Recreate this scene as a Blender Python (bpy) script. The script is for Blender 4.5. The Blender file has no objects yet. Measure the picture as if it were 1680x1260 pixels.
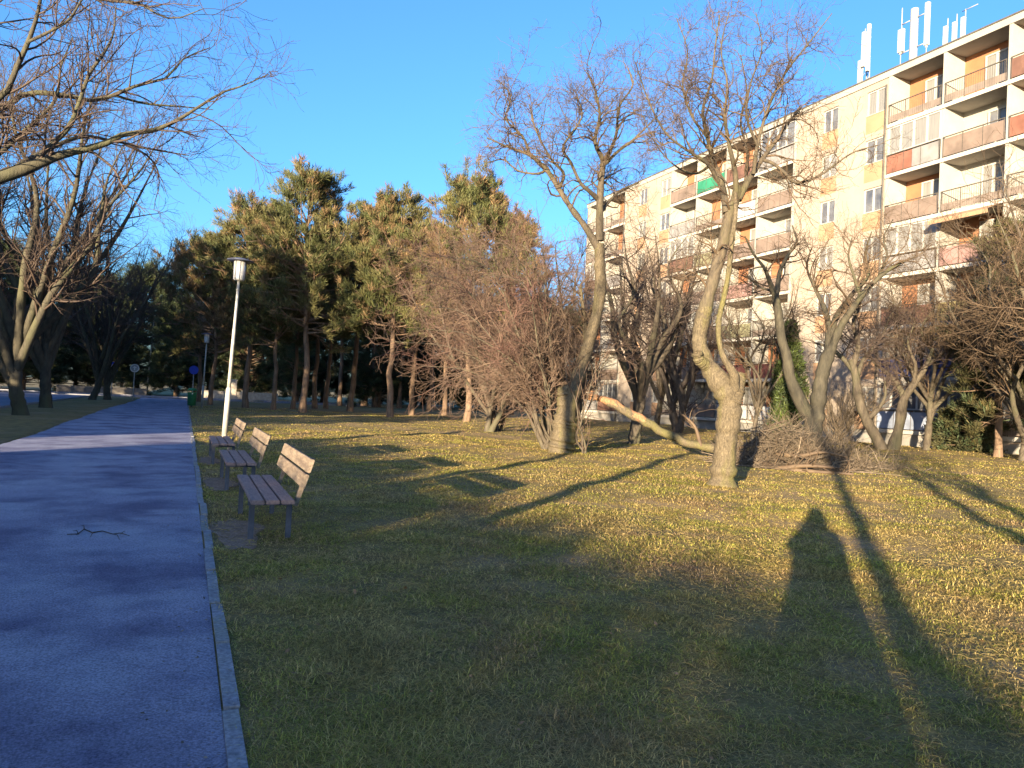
import bpy, math, random
import numpy as np
from mathutils import Vector, Matrix
C = bpy.context.scene.collection
SC = bpy.context.scene
R_ = math.radians

# ------------------------------------------------------------------ camera
PSI, PIT, ROL, FPX = R_(23.2), R_(1.2), R_(2.8), 1250.0
EYE = Vector((0, 0, 1.6))
_R = Vector((math.cos(PSI), -math.sin(PSI), 0))
_F = Vector((math.sin(PSI)*math.cos(PIT), math.cos(PSI)*math.cos(PIT), math.sin(PIT)))
_U = _R.cross(_F)
CR = _R*math.cos(ROL) + _U*math.sin(ROL)
CU = _U*math.cos(ROL) - _R*math.sin(ROL)
cam_d = bpy.data.cameras.new("camera")
cam = bpy.data.objects.new("camera", cam_d); C.objects.link(cam)
m = Matrix((CR, CU, -_F)).transposed().to_4x4(); m.translation = EYE
cam.matrix_world = m
cam_d.sensor_width = 36; cam_d.lens = FPX/1680*36
cam_d.clip_start = .05; cam_d.clip_end = 3000
SC.camera = cam

# ------------------------------------------------------------------ light
AZ, EL = R_(44.4), R_(7.0)          # where the light goes, measured from +Y towards +X
SUNV = Vector((math.sin(AZ)*math.cos(EL), math.cos(AZ)*math.cos(EL), -math.sin(EL)))
sd = bpy.data.lights.new("sun", 'SUN'); sd.energy = 4.9; sd.angle = R_(.53); sd.color = (1, .81, .54)
so = bpy.data.objects.new("sun", sd); C.objects.link(so)
so.rotation_euler = SUNV.to_track_quat('-Z', 'Y').to_euler(); so.location = (-30, -30, 30)
W = bpy.data.worlds.new("World"); SC.world = W; W.use_nodes = True
nt = W.node_tree
bg = nt.nodes['Background']
sky = nt.nodes.new('ShaderNodeTexSky'); sky.sky_type = 'NISHITA'; sky.sun_disc = False
sky.sun_elevation = EL; sky.sun_rotation = AZ + math.pi
sky.altitude = 200; sky.air_density = 1.0; sky.dust_density = 2.4; sky.ozone_density = 4.9
nt.links.new(sky.outputs[0], bg.inputs[0]); bg.inputs[1].default_value = .118
SC.view_settings.view_transform = 'Standard'; SC.view_settings.look = 'None'
SC.view_settings.exposure = 2.28; SC.view_settings.gamma = 1
SC.cycles.max_bounces = 6; SC.cycles.diffuse_bounces = 3; SC.cycles.transparent_max_bounces = 8

# ------------------------------------------------------------------ pixel <-> place
def ray(x, y):
    return _F + CR*((x-840)/FPX) + CU*((630-y)/FPX)
def at(x, y, d):                       # the point seen at photo pixel x,y, d metres deep
    return EYE + ray(x, y)*d
def gnd(x, y, z=0.0):
    r = ray(x, y); return EYE + r*((z-EYE.z)/r.z)
def fac(x, y, X):                      # on the plane X = const
    r = ray(x, y); return EYE + r*(X/r.x)

# ------------------------------------------------------------------ objects
def tag(o, label=None, cat=None, group=None, kind=None):
    if label: o['label'] = label
    if cat: o['category'] = cat
    if group: o['group'] = group
    if kind: o['kind'] = kind
    return o
def thing(name, label, cat, loc=(0, 0, 0), group=None, rz=0):
    o = bpy.data.objects.new(name, None); C.objects.link(o)
    o.location = loc; o.rotation_euler = (0, 0, rz); o.empty_display_size = .3
    return tag(o, label, cat, group)
def dup(root, loc, rz=0, sc=1.0, label=None, group=None):
    r = root.copy(); C.objects.link(r); r.location = loc; r.rotation_euler = (0, 0, rz)
    r.scale = (sc, sc, sc) if not isinstance(sc, tuple) else sc
    if label: r['label'] = label
    if group: r['group'] = group
    for ch in list(root.children):
        c = ch.copy(); C.objects.link(c); c.parent = r
        for g in list(ch.children):
            d = g.copy(); C.objects.link(d); d.parent = c
    return r

class MB:
    """collects numpy geometry and links it as ONE mesh object"""
    def __init__(s): s.v = []; s.f = []; s.n = 0
    def add(s, v, faces, mi=0, smooth=False):
        v = np.asarray(v, float).reshape(-1, 3)
        if not isinstance(faces, list): faces = [faces]
        for f in faces:
            f = np.asarray(f, int)
            if f.ndim == 1: f = f[None]
            if len(f): s.f.append((f + s.n, mi, smooth))
        s.v.append(v); s.n += len(v); return s
    def box(s, x0, x1, y0, y1, z0, z1, mi=0):
        v = [(x, y, z) for z in (z0, z1) for y in (y0, y1) for x in (x0, x1)]
        f = [(0, 2, 3, 1), (4, 5, 7, 6), (0, 1, 5, 4), (2, 6, 7, 3), (0, 4, 6, 2), (1, 3, 7, 5)]
        return s.add(v, np.array(f), mi)
    def obox(s, c, ax, ay, az, mi=0):      # oriented box: centre and three half-axes
        c, ax, ay, az = map(np.array, (c, ax, ay, az))
        v = [c + i*ax + j*ay + k*az for k in (-1, 1) for j in (-1, 1) for i in (-1, 1)]
        f = [(0, 2, 3, 1), (4, 5, 7, 6), (0, 1, 5, 4), (2, 6, 7, 3), (0, 4, 6, 2), (1, 3, 7, 5)]
        return s.add(v, np.array(f), mi)
    def tube(s, pts, rad, sides=10, mi=0, caps=True):
        v, f = tubes(np.array(pts, float)[None], np.broadcast_to(np.array(rad, float), (1, len(pts))), sides)
        k = s.n; s.add(v, f, mi, True)
        if caps:
            s.f.append((np.arange(sides)[None, ::-1] + k, mi, False))
            s.f.append((np.arange(sides)[None] + k + (len(pts)-1)*sides, mi, False))
        return s
    def lathe(s, prof, c=(0, 0, 0), sides=20, mi=0, smooth=True):
        p = np.array([(0, 0, z) for r, z in prof], float) + np.array(c)
        a = np.linspace(0, 2*np.pi, sides, endpoint=False)
        v = np.array([[(r*np.cos(t), r*np.sin(t), z) for t in a] for r, z in prof]).reshape(-1, 3) + np.array(c)
        i = np.arange(len(prof)-1)[:, None]*sides; j = np.arange(sides)[None]; j2 = (j+1) % sides
        f = np.stack([i+j, i+j2, i+sides+j2, i+sides+j], -1).reshape(-1, 4)
        return s.add(v, f, mi, smooth)
    def build(s, name, mats, parent=None, off=None):
        me = bpy.data.meshes.new(name)
        if not isinstance(mats, (list, tuple)): mats = [mats]
        for mm in mats: me.materials.append(mm)
        if s.n:
            V = np.concatenate(s.v)
            if off is not None: V = V - np.array(off)
            loops = np.concatenate([f.ravel() for f, _, _ in s.f])
            tot = np.concatenate([np.full(len(f), f.shape[1]) for f, _, _ in s.f])
            mi = np.concatenate([np.full(len(f), a) if np.isscalar(a) else np.asarray(a) for f, a, _ in s.f])
            sm = np.concatenate([np.full(len(f), b) for f, _, b in s.f])
            me.vertices.add(len(V)); me.vertices.foreach_set('co', V.astype(np.float32).ravel())
            me.loops.add(len(loops)); me.loops.foreach_set('vertex_index', loops.astype(np.int32))
            me.polygons.add(len(tot))
            me.polygons.foreach_set('loop_start', np.concatenate([[0], np.cumsum(tot)[:-1]]).astype(np.int32))
            me.polygons.foreach_set('material_index', mi.astype(np.int32))
            me.polygons.foreach_set('use_smooth', sm.astype(bool))
            me.update(calc_edges=True); me.validate()
        o = bpy.data.objects.new(name, me); C.objects.link(o)
        if parent is not None: o.parent = parent
        return o

def norm(v): return v/np.maximum(np.linalg.norm(v, axis=-1, keepdims=True), 1e-9)
def tubes(P, Rr, S):
    N, M, _ = P.shape
    T = norm(np.gradient(P, axis=1))
    mean = norm(P[:, -1]-P[:, 0])
    ref = np.where(np.abs(mean[:, 2:3]) < .75, np.array([[0, 0, 1.]]), np.array([[1., .2, 0]]))
    n1 = norm(np.cross(T, ref[:, None, :])); n2 = np.cross(T, n1)
    a = np.linspace(0, 2*np.pi, S, endpoint=False)
    V = P[:, :, None] + Rr[:, :, None, None]*(np.cos(a)[None, None, :, None]*n1[:, :, None] + np.sin(a)[None, None, :, None]*n2[:, :, None])
    n = np.arange(N)[:, None, None]*M*S; i = np.arange(M-1)[None, :, None]*S; j = np.arange(S)[None, None]; j2 = (j+1) % S
    F = np.stack([n+i+j, n+i+j2, n+i+S+j2, n+i+S+j], -1).reshape(-1, 4)
    return V.reshape(-1, 3), F

# ------------------------------------------------------------------ materials
def mat(name, c1, c2=None, scale=4.0, rough=.85, bump=0.0, bscale=None, detail=6, c3=None, s3=.7, lo=.35, hi=.65, stretch=None, coat=0, island=0, spec=.3, metal=0, coords='Object', speck=0, samt=.35, transl=0):
    m = bpy.data.materials.new(name); m.use_nodes = True
    n, l = m.node_tree.nodes, m.node_tree.links
    b = n['Principled BSDF']; b.inputs['Roughness'].default_value = rough
    b.inputs['Specular IOR Level'].default_value = spec; b.inputs['Metallic'].default_value = metal
    if c2 is None: c2 = tuple(x*.8 for x in c1)
    tc = n.new('ShaderNodeTexCoord'); src = tc.outputs[coords]
    if stretch:
        mp = n.new('ShaderNodeMapping'); mp.inputs['Scale'].default_value = stretch
        l.new(src, mp.inputs[0]); src = mp.outputs[0]
    def noise(sc, det=detail):
        t = n.new('ShaderNodeTexNoise'); t.inputs['Scale'].default_value = sc; t.inputs['Detail'].default_value = det
        t.inputs['Roughness'].default_value = .62; l.new(src, t.inputs['Vector']); return t.outputs[0]
    def ramp(fac, a, bb, lo, hi):
        r = n.new('ShaderNodeValToRGB'); r.color_ramp.elements[0].position = lo; r.color_ramp.elements[1].position = hi
        r.color_ramp.elements[0].color = (*a, 1); r.color_ramp.elements[1].color = (*bb, 1); l.new(fac, r.inputs[0]); return r.outputs[0]
    col = ramp(noise(scale), c1, c2, lo, hi)
    if c3 is not None:
        mx = n.new('ShaderNodeMix'); mx.data_type = 'RGBA'
        f = ramp(noise(s3, 3), (0, 0, 0), (1, 1, 1), .48, .66)
        l.new(f, mx.inputs[0]); l.new(col, mx.inputs[6]); mx.inputs[7].default_value = (*c3, 1); col = mx.outputs[2]
    if island:
        g = n.new('ShaderNodeNewGeometry'); mr = n.new('ShaderNodeMapRange')
        mr.inputs[3].default_value = 1-island; mr.inputs[4].default_value = 1+island
        l.new(g.outputs['Random Per Island'], mr.inputs[0])
        mx = n.new('ShaderNodeVectorMath'); mx.operation = 'SCALE'
        l.new(col, mx.inputs[0]); l.new(mr.outputs[0], mx.inputs['Scale']); col = mx.outputs[0]
    if speck:
        mr = n.new('ShaderNodeMapRange'); mr.inputs[1].default_value = .3; mr.inputs[2].default_value = .7
        mr.inputs[3].default_value = 1-samt; mr.inputs[4].default_value = 1+samt; l.new(noise(speck, 4), mr.inputs[0])
        mx = n.new('ShaderNodeVectorMath'); mx.operation = 'SCALE'
        l.new(col, mx.inputs[0]); l.new(mr.outputs[0], mx.inputs['Scale']); col = mx.outputs[0]
    l.new(col, b.inputs['Base Color'])
    if transl:
        out = n['Material Output']; tr = n.new('ShaderNodeBsdfTranslucent'); ms = n.new('ShaderNodeMixShader'); ms.inputs[0].default_value = transl
        l.new(col, tr.inputs[0]); l.new(b.outputs[0], ms.inputs[1]); l.new(tr.outputs[0], ms.inputs[2]); l.new(ms.outputs[0], out.inputs[0])
    if bump:
        bp = n.new('ShaderNodeBump'); bp.inputs['Strength'].default_value = bump; bp.inputs['Distance'].default_value = .02
        l.new(noise(bscale or scale*4), bp.inputs['Height']); l.new(bp.outputs[0], b.inputs['Normal'])
    return m

M = {}
M['bark'] = mat('bark_grey', (0.050, 0.040, 0.031), (0.100, 0.081, 0.058), 9, bump=.9, bscale=30, c3=(.075, .07, .042), s3=1.2, stretch=(1, 1, .35))
M['bark_moss'] = mat('bark_moss', (.055, .043, .028), (.125, .098, .062), 26, bump=1, bscale=34, c3=(.10, .088, .034), s3=1.6, stretch=(1, 1, .3), lo=.3, hi=.7, speck=60, samt=.5)
M['bark_dark'] = mat('bark_dark', (.035, .028, .024), (.09, .07, .055), 10, bump=.8, bscale=30, stretch=(1, 1, .35))
M['bark_pine'] = mat('bark_pine', (0.096, 0.065, 0.044), (0.202, 0.133, 0.088), 6, bump=1, bscale=18, stretch=(1, 1, .25))
M['bark_lime'] = mat('bark_lime', (0.035, 0.031, 0.023), (0.073, 0.063, 0.044), 8, bump=.8, bscale=26, c3=(.07, .068, .036), s3=1.0, stretch=(1, 1, .35))
M['twig_w'] = mat('twig_willow', (0.065, 0.043, 0.028), (0.104, 0.071, 0.043), 3, rough=.7)
M['twig_l'] = mat('twig_lime', (0.043, 0.030, 0.025), (0.074, 0.050, 0.037), 3, rough=.7)
M['twig_s'] = mat('twig_shrub', (.080, .053, .040), (.138, .093, .066), 2, rough=.75, c3=(.105, .052, .043), s3=.4)
M['twig_d'] = mat('twig_dark', (.035, .025, .022), (.085, .06, .048), 3, rough=.75)
M['twig_p'] = mat('twig_pile', (.075, .056, .040), (.165, .128, .09), 2, rough=.75, island=.45)
M['bark_limb'] = mat('bark_limb', (.05, .04, .03), (.105, .082, .055), 20, bump=.8, bscale=40, c3=(.07, .062, .03), s3=1.6, stretch=(1, 1, .35))
M['wood_raw'] = mat('wood_raw', (.15, .07, .036), (.30, .165, .085), 9, stretch=(3, 3, 1), bump=.6, speck=40, samt=.4)

def smooth(pts, n):
    """Catmull-Rom through pts (K,4: xyz+radius) resampled to n points"""
    p = np.array(pts, float); K = len(p)
    if K == 2: p = np.array([p[0], (p[0]+p[1])/2, p[1]]); K = 3
    q = np.vstack([2*p[0]-p[1], p, 2*p[-1]-p[-2]])
    seg = np.linalg.norm(np.diff(p[:, :3], axis=0), axis=1); cum = np.concatenate([[0], np.cumsum(seg)])
    s = np.linspace(0, cum[-1], n); k = np.clip(np.searchsorted(cum, s, 'right')-1, 0, K-2)
    u = ((s-cum[k])/np.maximum(seg[k], 1e-9))[:, None]
    a, b, c, d = q[k], q[k+1], q[k+2], q[k+3]
    o = .5*(2*b + (c-a)*u + (2*a-5*b+4*c-d)*u*u + (3*b-a-3*c+d)*u**3)
    o[:, 3] = b[:, 3]*(1-u[:, 0]) + c[:, 3]*u[:, 0]
    return o

def trace(px, d, base=None, n=20):
    """limb traced in the photo: px = (x, y, radius_px, depth offset); d = depth of the tree; -> (n,4) relative to base"""
    out = []
    for q in px:
        x, y, r = q[:3]; dd = d + (q[3] if len(q) > 3 else 0)
        p = at(x, y, dd)
        out.append((p.x, p.y, p.z, r*dd/FPX))
    o = smooth(out, n)
    if base is not None: o[:, :3] -= np.array(base)
    return o

def sprout(P, Rr, per, L, ang, curl, up, n, rng, t0=.25, t1=1.0, rr=.6, rmax=1, rend=.003, flat=0, dens=None, lvar=.35, droop=0):
    """children growing from parent polylines, all at once"""
    N, Mm, _ = P.shape
    if dens is not None:
        ln = np.linalg.norm(np.diff(P, axis=1), axis=2).sum(1)
        cnt = np.maximum(1, rng.poisson(np.clip(ln*dens, .3, 60)))
    else: cnt = np.full(N, per)
    idx = np.repeat(np.arange(N), cnt); K = len(idx)
    t = t0 + (t1-t0)*rng.random(K); f = np.clip(t, 0, .999)*(Mm-1); i = f.astype(int); a = (f-i)[:, None]
    p = P[idx, i]*(1-a) + P[idx, i+1]*a
    tg = norm(P[idx, i+1]-P[idx, i])
    r0 = np.minimum((Rr[idx, i]*(1-a[:, 0]) + Rr[idx, i+1]*a[:, 0])*rr, rmax)
    v = rng.normal(size=(K, 3)); v[:, 2] += flat; v -= (v*tg).sum(1, keepdims=True)*tg; v = norm(v)
    A = np.clip(rng.normal(ang, .22, K), .15, 1.7)[:, None]
    dr = np.cos(A)*tg + np.sin(A)*v
    ln = L*np.exp(rng.normal(0, lvar, K))*(1.1-.5*t)
    step = (ln/(n-1))[:, None]
    Q = np.zeros((K, n, 3)); Q[:, 0] = p; w = rng.normal(size=(K, 3))*curl
    for k in range(1, n):
        w = .45*w + rng.normal(size=(K, 3))*curl
        dr = norm(dr + w + np.array([0, 0, up - droop*k/n]))
        Q[:, k] = Q[:, k-1] + dr*step
    s = np.linspace(0, 1, n)[None]
    RR = np.maximum(r0[:, None]*(1-s) + rend*s, rend*.8)
    return Q, RR

def stack(ls): 
    A = np.array(ls); return A[:, :, :3], A[:, :, 3]

def bare_tree(name, label, cat, base, limbs, levels, bark, twig, rng, group=None, crown_name='crown', limb_sides=9, extra=None):
    """limbs: list of (n,4) arrays relative to base (thick ones); levels: list of dicts for sprout"""
    root = thing(name, label, cat, base, group)
    tb = MB()
    P, Rr = stack(limbs)
    jit = 1+np.where(Rr > .09, .07, .03)*rng.normal(size=Rr.shape); Rr = np.where(Rr < .1, Rr*(.55+4.5*Rr), Rr)
    if extra is not None:
        v, f = tubes(P[extra:], (Rr*jit)[extra:], limb_sides); MB().add(v, f, 0, True).build('limb', M['bark_limb'], root); P0, R0 = P[:extra], (Rr*jit)[:extra]
        big = [smooth(np.concatenate([p, q[:, None]], 1), 90) for p, q in zip(P0, R0)]; P0, R0 = stack(big); P0 = P0 + rng.normal(size=(len(P0), 1, 1))*0
        R0 = R0*(1+.045*np.sin(np.arange(90)*.9)[None]+.03*rng.normal(size=R0.shape)); limb_sides = 26
    else: P0, R0 = P, Rr*jit
    v, f = tubes(P0, R0, limb_sides)
    if extra is not None: v = v + rng.normal(size=v.shape)*.0045
    tb.add(v, f, 0, True)
    tb.build('trunk', [bark], root)
    cb = MB(); pools = [(P, Rr)]; sides = [5, 4, 3, 3, 3, 3]
    for k, lv in enumerate(levels):
        lv = dict(lv); src = pools[lv.pop('on', -1)]; sel = lv.pop('sel', None)
        if sel is not None: src = (src[0][sel], src[1][sel])
        q = sprout(src[0], src[1], rng=rng, **lv); pools.append(q)
        v, f = tubes(q[0], q[1], sides[min(k, 5)]); cb.add(v, f, 0, True)
    cb.build(crown_name, [twig], root)
    return root

# ------------------------------------------------------------------ ground, path, road
PX0, PX1 = -3.9, .25                     # the path's two edges
def lawn_mat():
    m = mat('lawn', (.11, .082, .032), (.25, .18, .06), 3.0, rough=.95, bump=1, bscale=60, detail=10, c3=(.24, .165, .085), s3=.45, speck=50, samt=.45)
    return m
M['lawn'] = lawn_mat()
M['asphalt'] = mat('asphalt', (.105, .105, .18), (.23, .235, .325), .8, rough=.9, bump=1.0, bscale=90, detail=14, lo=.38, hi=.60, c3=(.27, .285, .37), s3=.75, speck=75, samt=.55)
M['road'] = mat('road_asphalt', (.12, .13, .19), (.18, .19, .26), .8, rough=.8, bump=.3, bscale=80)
M['concrete'] = mat('concrete', (.15, .155, .19), (.25, .25, .28), 5, speck=40, rough=.9, bump=.5, bscale=50, c3=(.2, .2, .19), s3=1.5)
M['soil'] = mat('soil', (.16, .11, .085), (.26, .18, .135), 6, speck=60, samt=.5, rough=.95, bump=1, bscale=50, detail=10)

def hgt(x, y):                          # gentle relief, flat along the path
    x = np.asarray(x, float); y = np.asarray(y, float)
    w = np.clip((x-1.5)/6, 0, 1)
    h = .05*np.sin(x*.55+1.0)*np.sin(y*.4) + .03*np.sin(x*1.3+y*.9)
    rise = .22*np.clip((x-16)/14, 0, 1)
    return w*h + rise
def axis(a, b, fine0, fine1, step, coarse):
    s = list(np.arange(fine0, fine1, step))
    lo = list(np.arange(a, fine0, coarse)); hi = list(np.arange(fine1, b+coarse, coarse))
    return np.array(lo+s+hi)
xs = np.concatenate([[-900, -400, -150], np.arange(-60, PX0-.2, 6), [PX0-.05, PX0-.02], [PX1+.09], np.arange(.6, 40, .6), np.arange(40, 80, 8), [150, 400, 900]])
ys = np.concatenate([[-900, -300, -100], np.arange(-60, 0, 6), np.arange(0, 45, .6), np.arange(45, 120, 5), [200, 500, 1200]])
X, Y = np.meshgrid(xs, ys); Z = hgt(X, Y)
Z = np.where((X > PX0-.03) & (X < PX1+.0), -.06, Z)
nx, ny = len(xs), len(ys)
i = np.arange(nx-1)[None]; j = np.arange(ny-1)[:, None]*nx
F = np.stack([j+i, j+i+1, j+nx+i+1, j+nx+i], -1).reshape(-1, 4)
tag(MB().add(np.stack([X, Y, Z], -1), F, 0, True).build('ground', M['lawn']), kind='structure')
def sheet(name, x0, x1, y0, y1, z, m, nx=2, ny=2, wob=0, seed=0):
    r = np.random.default_rng(seed)
    gx = np.linspace(x0, x1, nx); gy = np.linspace(y0, y1, ny); A, B = np.meshgrid(gx, gy)
    if wob: A[:, 0] += wob*np.convolve(r.normal(size=ny+8), np.ones(9)/3, 'valid')
    i = np.arange(nx-1)[None]; j = np.arange(ny-1)[:, None]*nx
    F = np.stack([j+i, j+i+1, j+nx+i+1, j+nx+i], -1).reshape(-1, 4)
    return tag(MB().add(np.stack([A, B, np.full_like(A, z)], -1), F).build(name, m), kind='structure')
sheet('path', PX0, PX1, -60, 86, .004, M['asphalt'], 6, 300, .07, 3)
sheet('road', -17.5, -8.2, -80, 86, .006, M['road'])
sheet('road_crossing', -80, 90, 86, 95, .009, M['road'])
k = MB(); r = np.random.default_rng(1); y = -10.0
while y < 86:                            # flush concrete edging stones
    L = .995; dx = r.normal()*.009; dz = abs(r.normal())*.012-.006
    k.obox((PX1+.04+dx, y+.5, -.02+dz), (.038, r.normal()*.004, 0), (r.normal()*.005, .488-.006*r.random(), r.normal()*.006), (0, 0, .04)); y += 1.0
tag(k.build('kerb', M['concrete']), kind='structure')
k = MB(); y = -40
while y < 86: k.box(-8.2, -8.05, y, y+.99, -.05, .10); y += 1.0
for x in range(-80, 60): k.box(x, x+.99, 85.8, 86, -.05, .11); k.box(x, x+.99, 95, 95.2, -.05, .12)
tag(k.build('road_kerb', M['concrete']), kind='structure')
for q, (cx, cy, rx, ry) in enumerate([(.60, 8.9, .30, 1.0), (.60, 13.3, .30, 1.0), (.56, 17.3, .26, 1.0)]):
    a = np.linspace(0, 2*np.pi, 40, endpoint=False); rr = 1+.16*np.sin(3*a+q)+.10*np.sin(5*a+2*q)+.07*np.sin(9*a)
    v = np.stack([cx+rx*.9*rr*np.cos(a), cy+ry*.9*rr*np.sin(a), np.full(40, .008)], -1)
    tag(MB().add(v, np.arange(40)[None]).build('bare_ground', M['soil']), kind='structure')

# ------------------------------------------------------------------ grass
def grass():
    r = np.random.default_rng(5); pts = []
    for (d0, d1, dens) in ((1.6, 2.2, 9000), (2.2, 4, 13000), (4, 6, 9500), (6, 9, 5200), (9, 13, 3400), (13, 20, 1500), (20, 32, 520), (32, 62, 100)):
        A0, A1 = PSI-R_(38), PSI+R_(54 if d1 < 25 else 42); area = (A1-A0)/2*(d1*d1-d0*d0); n = int(area*dens)
        a = A0+(A1-A0)*r.random(n); d = np.sqrt(d0*d0+(d1*d1-d0*d0)*r.random(n))
        pts.append(np.stack([d*np.sin(a), d*np.cos(a), d], -1))
    p = np.concatenate(pts); x, y, d = p.T
    ok = x > PX1+.035+.05*r.random(len(x))
    for (cx, cy, rx, ry) in [(.60, 8.9, .30, 1.0), (.60, 13.3, .30, 1.0), (.56, 17.3, .26, 1.0)]:
        ok &= ((x-cx)/rx)**2+((y-cy)/ry)**2 > .35+.75*r.random(len(x))
    p = p[ok]; x, y, d = p.T; n = len(x)
    cl = .5+.5*np.sin(x*3.1+np.sin(y*2.3)*2)*np.sin(y*2.7+np.sin(x*1.9)*2)      # clumpy
    keep = r.random(n) < .35+.65*cl; p = p[keep]; x, y, d = p.T; n = len(x)
    h = (.014+.024*r.random(n)**1.3)*(.55+.9*cl[keep]); w = np.clip(.0010*d/2.4, .0012, .016)*(.7+.6*r.random(n))
    az = r.random(n)*2*np.pi; lean = .75+1.6*r.random(n)**.7; L = h*(1.2+lean*.9)
    dx, dy = np.cos(az), np.sin(az)
    base = np.stack([x, y, hgt(x, y)-.004], -1); side = np.stack([-dy, dx, np.zeros(n)], -1)*w[:, None]
    def pt(s, k): return base + np.stack([dx*np.sin(lean*k)*L*s, dy*np.sin(lean*k)*L*s, np.cos(np.minimum(lean*k, 1.35))*L*s], -1)
    m = pt(.55, .7); t = pt(1, 1.0)
    V = np.stack([base-side, base+side, m+side*.8, m-side*.8, t], 1)
    b = np.arange(n)[:, None]*5
    pn = np.sin(x*1.7+1+1.5*np.sin(y*.9))*np.sin(y*1.4+1.3*np.sin(x*.8)) + .6*np.sin(x*4.1+y*2.2)*np.sin(y*3.7-x*1.9); mi = (r.random(n)+.36*pn > .45).astype(int)
    mb = MB(); mb.add(V, [])
    mb.f.append((b+np.array([[0, 1, 2, 3]]), mi, False)); mb.f.append((b+np.array([[3, 2, 4]]), mi, False))
    M['g1'] = mat('grass_green', (.24, .235, .045), (.39, .355, .078), 1.3, rough=.8, island=.65, spec=.15, c3=(.40, .285, .10), s3=.9, transl=.4)
    M['g2'] = mat('grass_straw', (.34, .25, .085), (.51, .38, .145), 1.6, rough=.8, island=.7, spec=.15, c3=(.36, .24, .13), s3=.7, transl=.4)
    tag(mb.build('grass', [M['g1'], M['g2']]), 'short winter lawn of green and straw coloured blades', 'grass', kind='stuff')
    n = 36000; a = PSI-R_(36)+R_(88)*r.random(n); d = 2.4+10*r.random(n)**1.4; x, y = d*np.sin(a), d*np.cos(a)
    pk = np.sin(x*1.9+np.sin(y*1.3)*1.5)*np.sin(y*1.7+np.sin(x*1.1)); k = (x > .34) & (r.random(n) < .6+.3*pk); x, y, d = x[k], y[k], d[k]; n = len(x)
    az = r.random(n)*6.28; L = .04+.075*r.random(n); w = np.clip(.0008*d/2.4, .0009, .0026); P = np.zeros((n, 5, 3)); P[:, 0] = np.stack([x, y, hgt(x, y)+.006], -1); cv = r.normal(size=n)*.35
    for q in range(1, 5):
        az = az+cv+r.normal(size=n)*.25; P[:, q] = P[:, q-1]+np.stack([np.cos(az), np.sin(az), np.array([0, .45, .2, -.05, -.3])[q]*(.4+r.random(n))], -1)*(L/4)[:, None]
    v, f = tubes(P, np.linspace(1, .5, 5)[None]*w[:, None], 3)
    M['g3'] = mat('dead_straw', (.22, .165, .06), (.34, .255, .10), 2, rough=.8, island=.6, transl=.3)
    tag(MB().add(v, f).build('dead_grass', M['g3']), 'pale dead grass straws lying loose in the lawn', 'straw', kind='stuff')
    # fallen leaves
    n = 260; a = PSI-R_(30)+R_(66)*r.random(n); d = 2.6+16*r.random(n)**1.3
    x, y = d*np.sin(a), d*np.cos(a); k = x > .5; x, y = x[k], y[k]; n = len(x)
    az = r.random(n)*6.28; s = .012+.016*r.random(n); til = r.normal(size=(n, 2))*.35
    u = np.stack([np.cos(az), np.sin(az), til[:, 0]], -1)*s[:, None]; v = np.stack([-np.sin(az), np.cos(az), til[:, 1]], -1)*s[:, None]*.55
    c = np.stack([x, y, hgt(x, y)+.03], -1)
    V = np.stack([c-u, c-.3*u+v, c+u*.9+v*.2, c-.2*u-v], 1)
    M['leaf'] = mat('dry_leaf', (.16, .08, .035), (.30, .17, .08), 3, island=.5)
    tag(MB().add(V, np.arange(n*4).reshape(-1, 4)).build('fallen_leaves', M['leaf']), 'dry brown leaves scattered over the lawn', 'leaves', kind='stuff')
grass()

# ------------------------------------------------------------------ apartment building
M['cream'] = mat('cream_render', (.278, .228, .186), (.318, .266, .22), .5, rough=.95, bump=.15, bscale=60, detail=8, c3=(.25, .203, .163), s3=.35)
M['white'] = mat('white_render', (0.263, 0.248, 0.223), (0.300, 0.288, 0.263), .8, rough=.95, bump=.1, bscale=60, detail=8)
M['orange'] = mat('orange_panel', (.27, .165, .10), (.32, .205, .13), .7, rough=.9, detail=8)
M['terracotta'] = mat('terracotta_wall', (.24, .105, .055), (.29, .135, .07), .8, rough=.9)
M['grey_wall'] = mat('grey_wall', (0.216, 0.210, 0.204), (0.276, 0.270, 0.258), .8, rough=.9)
M['slab'] = mat('slab_edge', (0.360, 0.332, 0.288), (0.447, 0.417, 0.375), 1.5, rough=.95, c3=(.38, .34, .30), s3=.8)
M['found'] = mat('foundation', (0.198, 0.186, 0.174), (0.270, 0.252, 0.228), 1.5, rough=.95, bump=.4, bscale=20)
M['pvc'] = mat('window_frame', (0.320, 0.315, 0.302), (0.346, 0.341, 0.328), 3, rough=.5)
M['glass'] = mat('window_glass', (.05, .055, .07), (.16, .16, .16), .9, rough=.12, spec=.8, lo=.3, hi=.7)
M['curtain_glare'] = mat('net_curtain_glare', (0.146, 0.143, 0.137), (0.202, 0.195, 0.182), 2.5, rough=.35, spec=.6, stretch=(1, 6, .3))  # net curtains, also standing in for pale reflections in the panes
M['rail'] = mat('rail_metal', (.05, .045, .04), (.10, .085, .07), 8, rough=.6)
M['dark'] = mat('roof_edge', (.06, .055, .05), (.10, .09, .08), 4)
M['galv'] = mat('antenna_white', (0.286, 0.286, 0.277), (0.318, 0.318, 0.310), 4, rough=.5)
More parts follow.
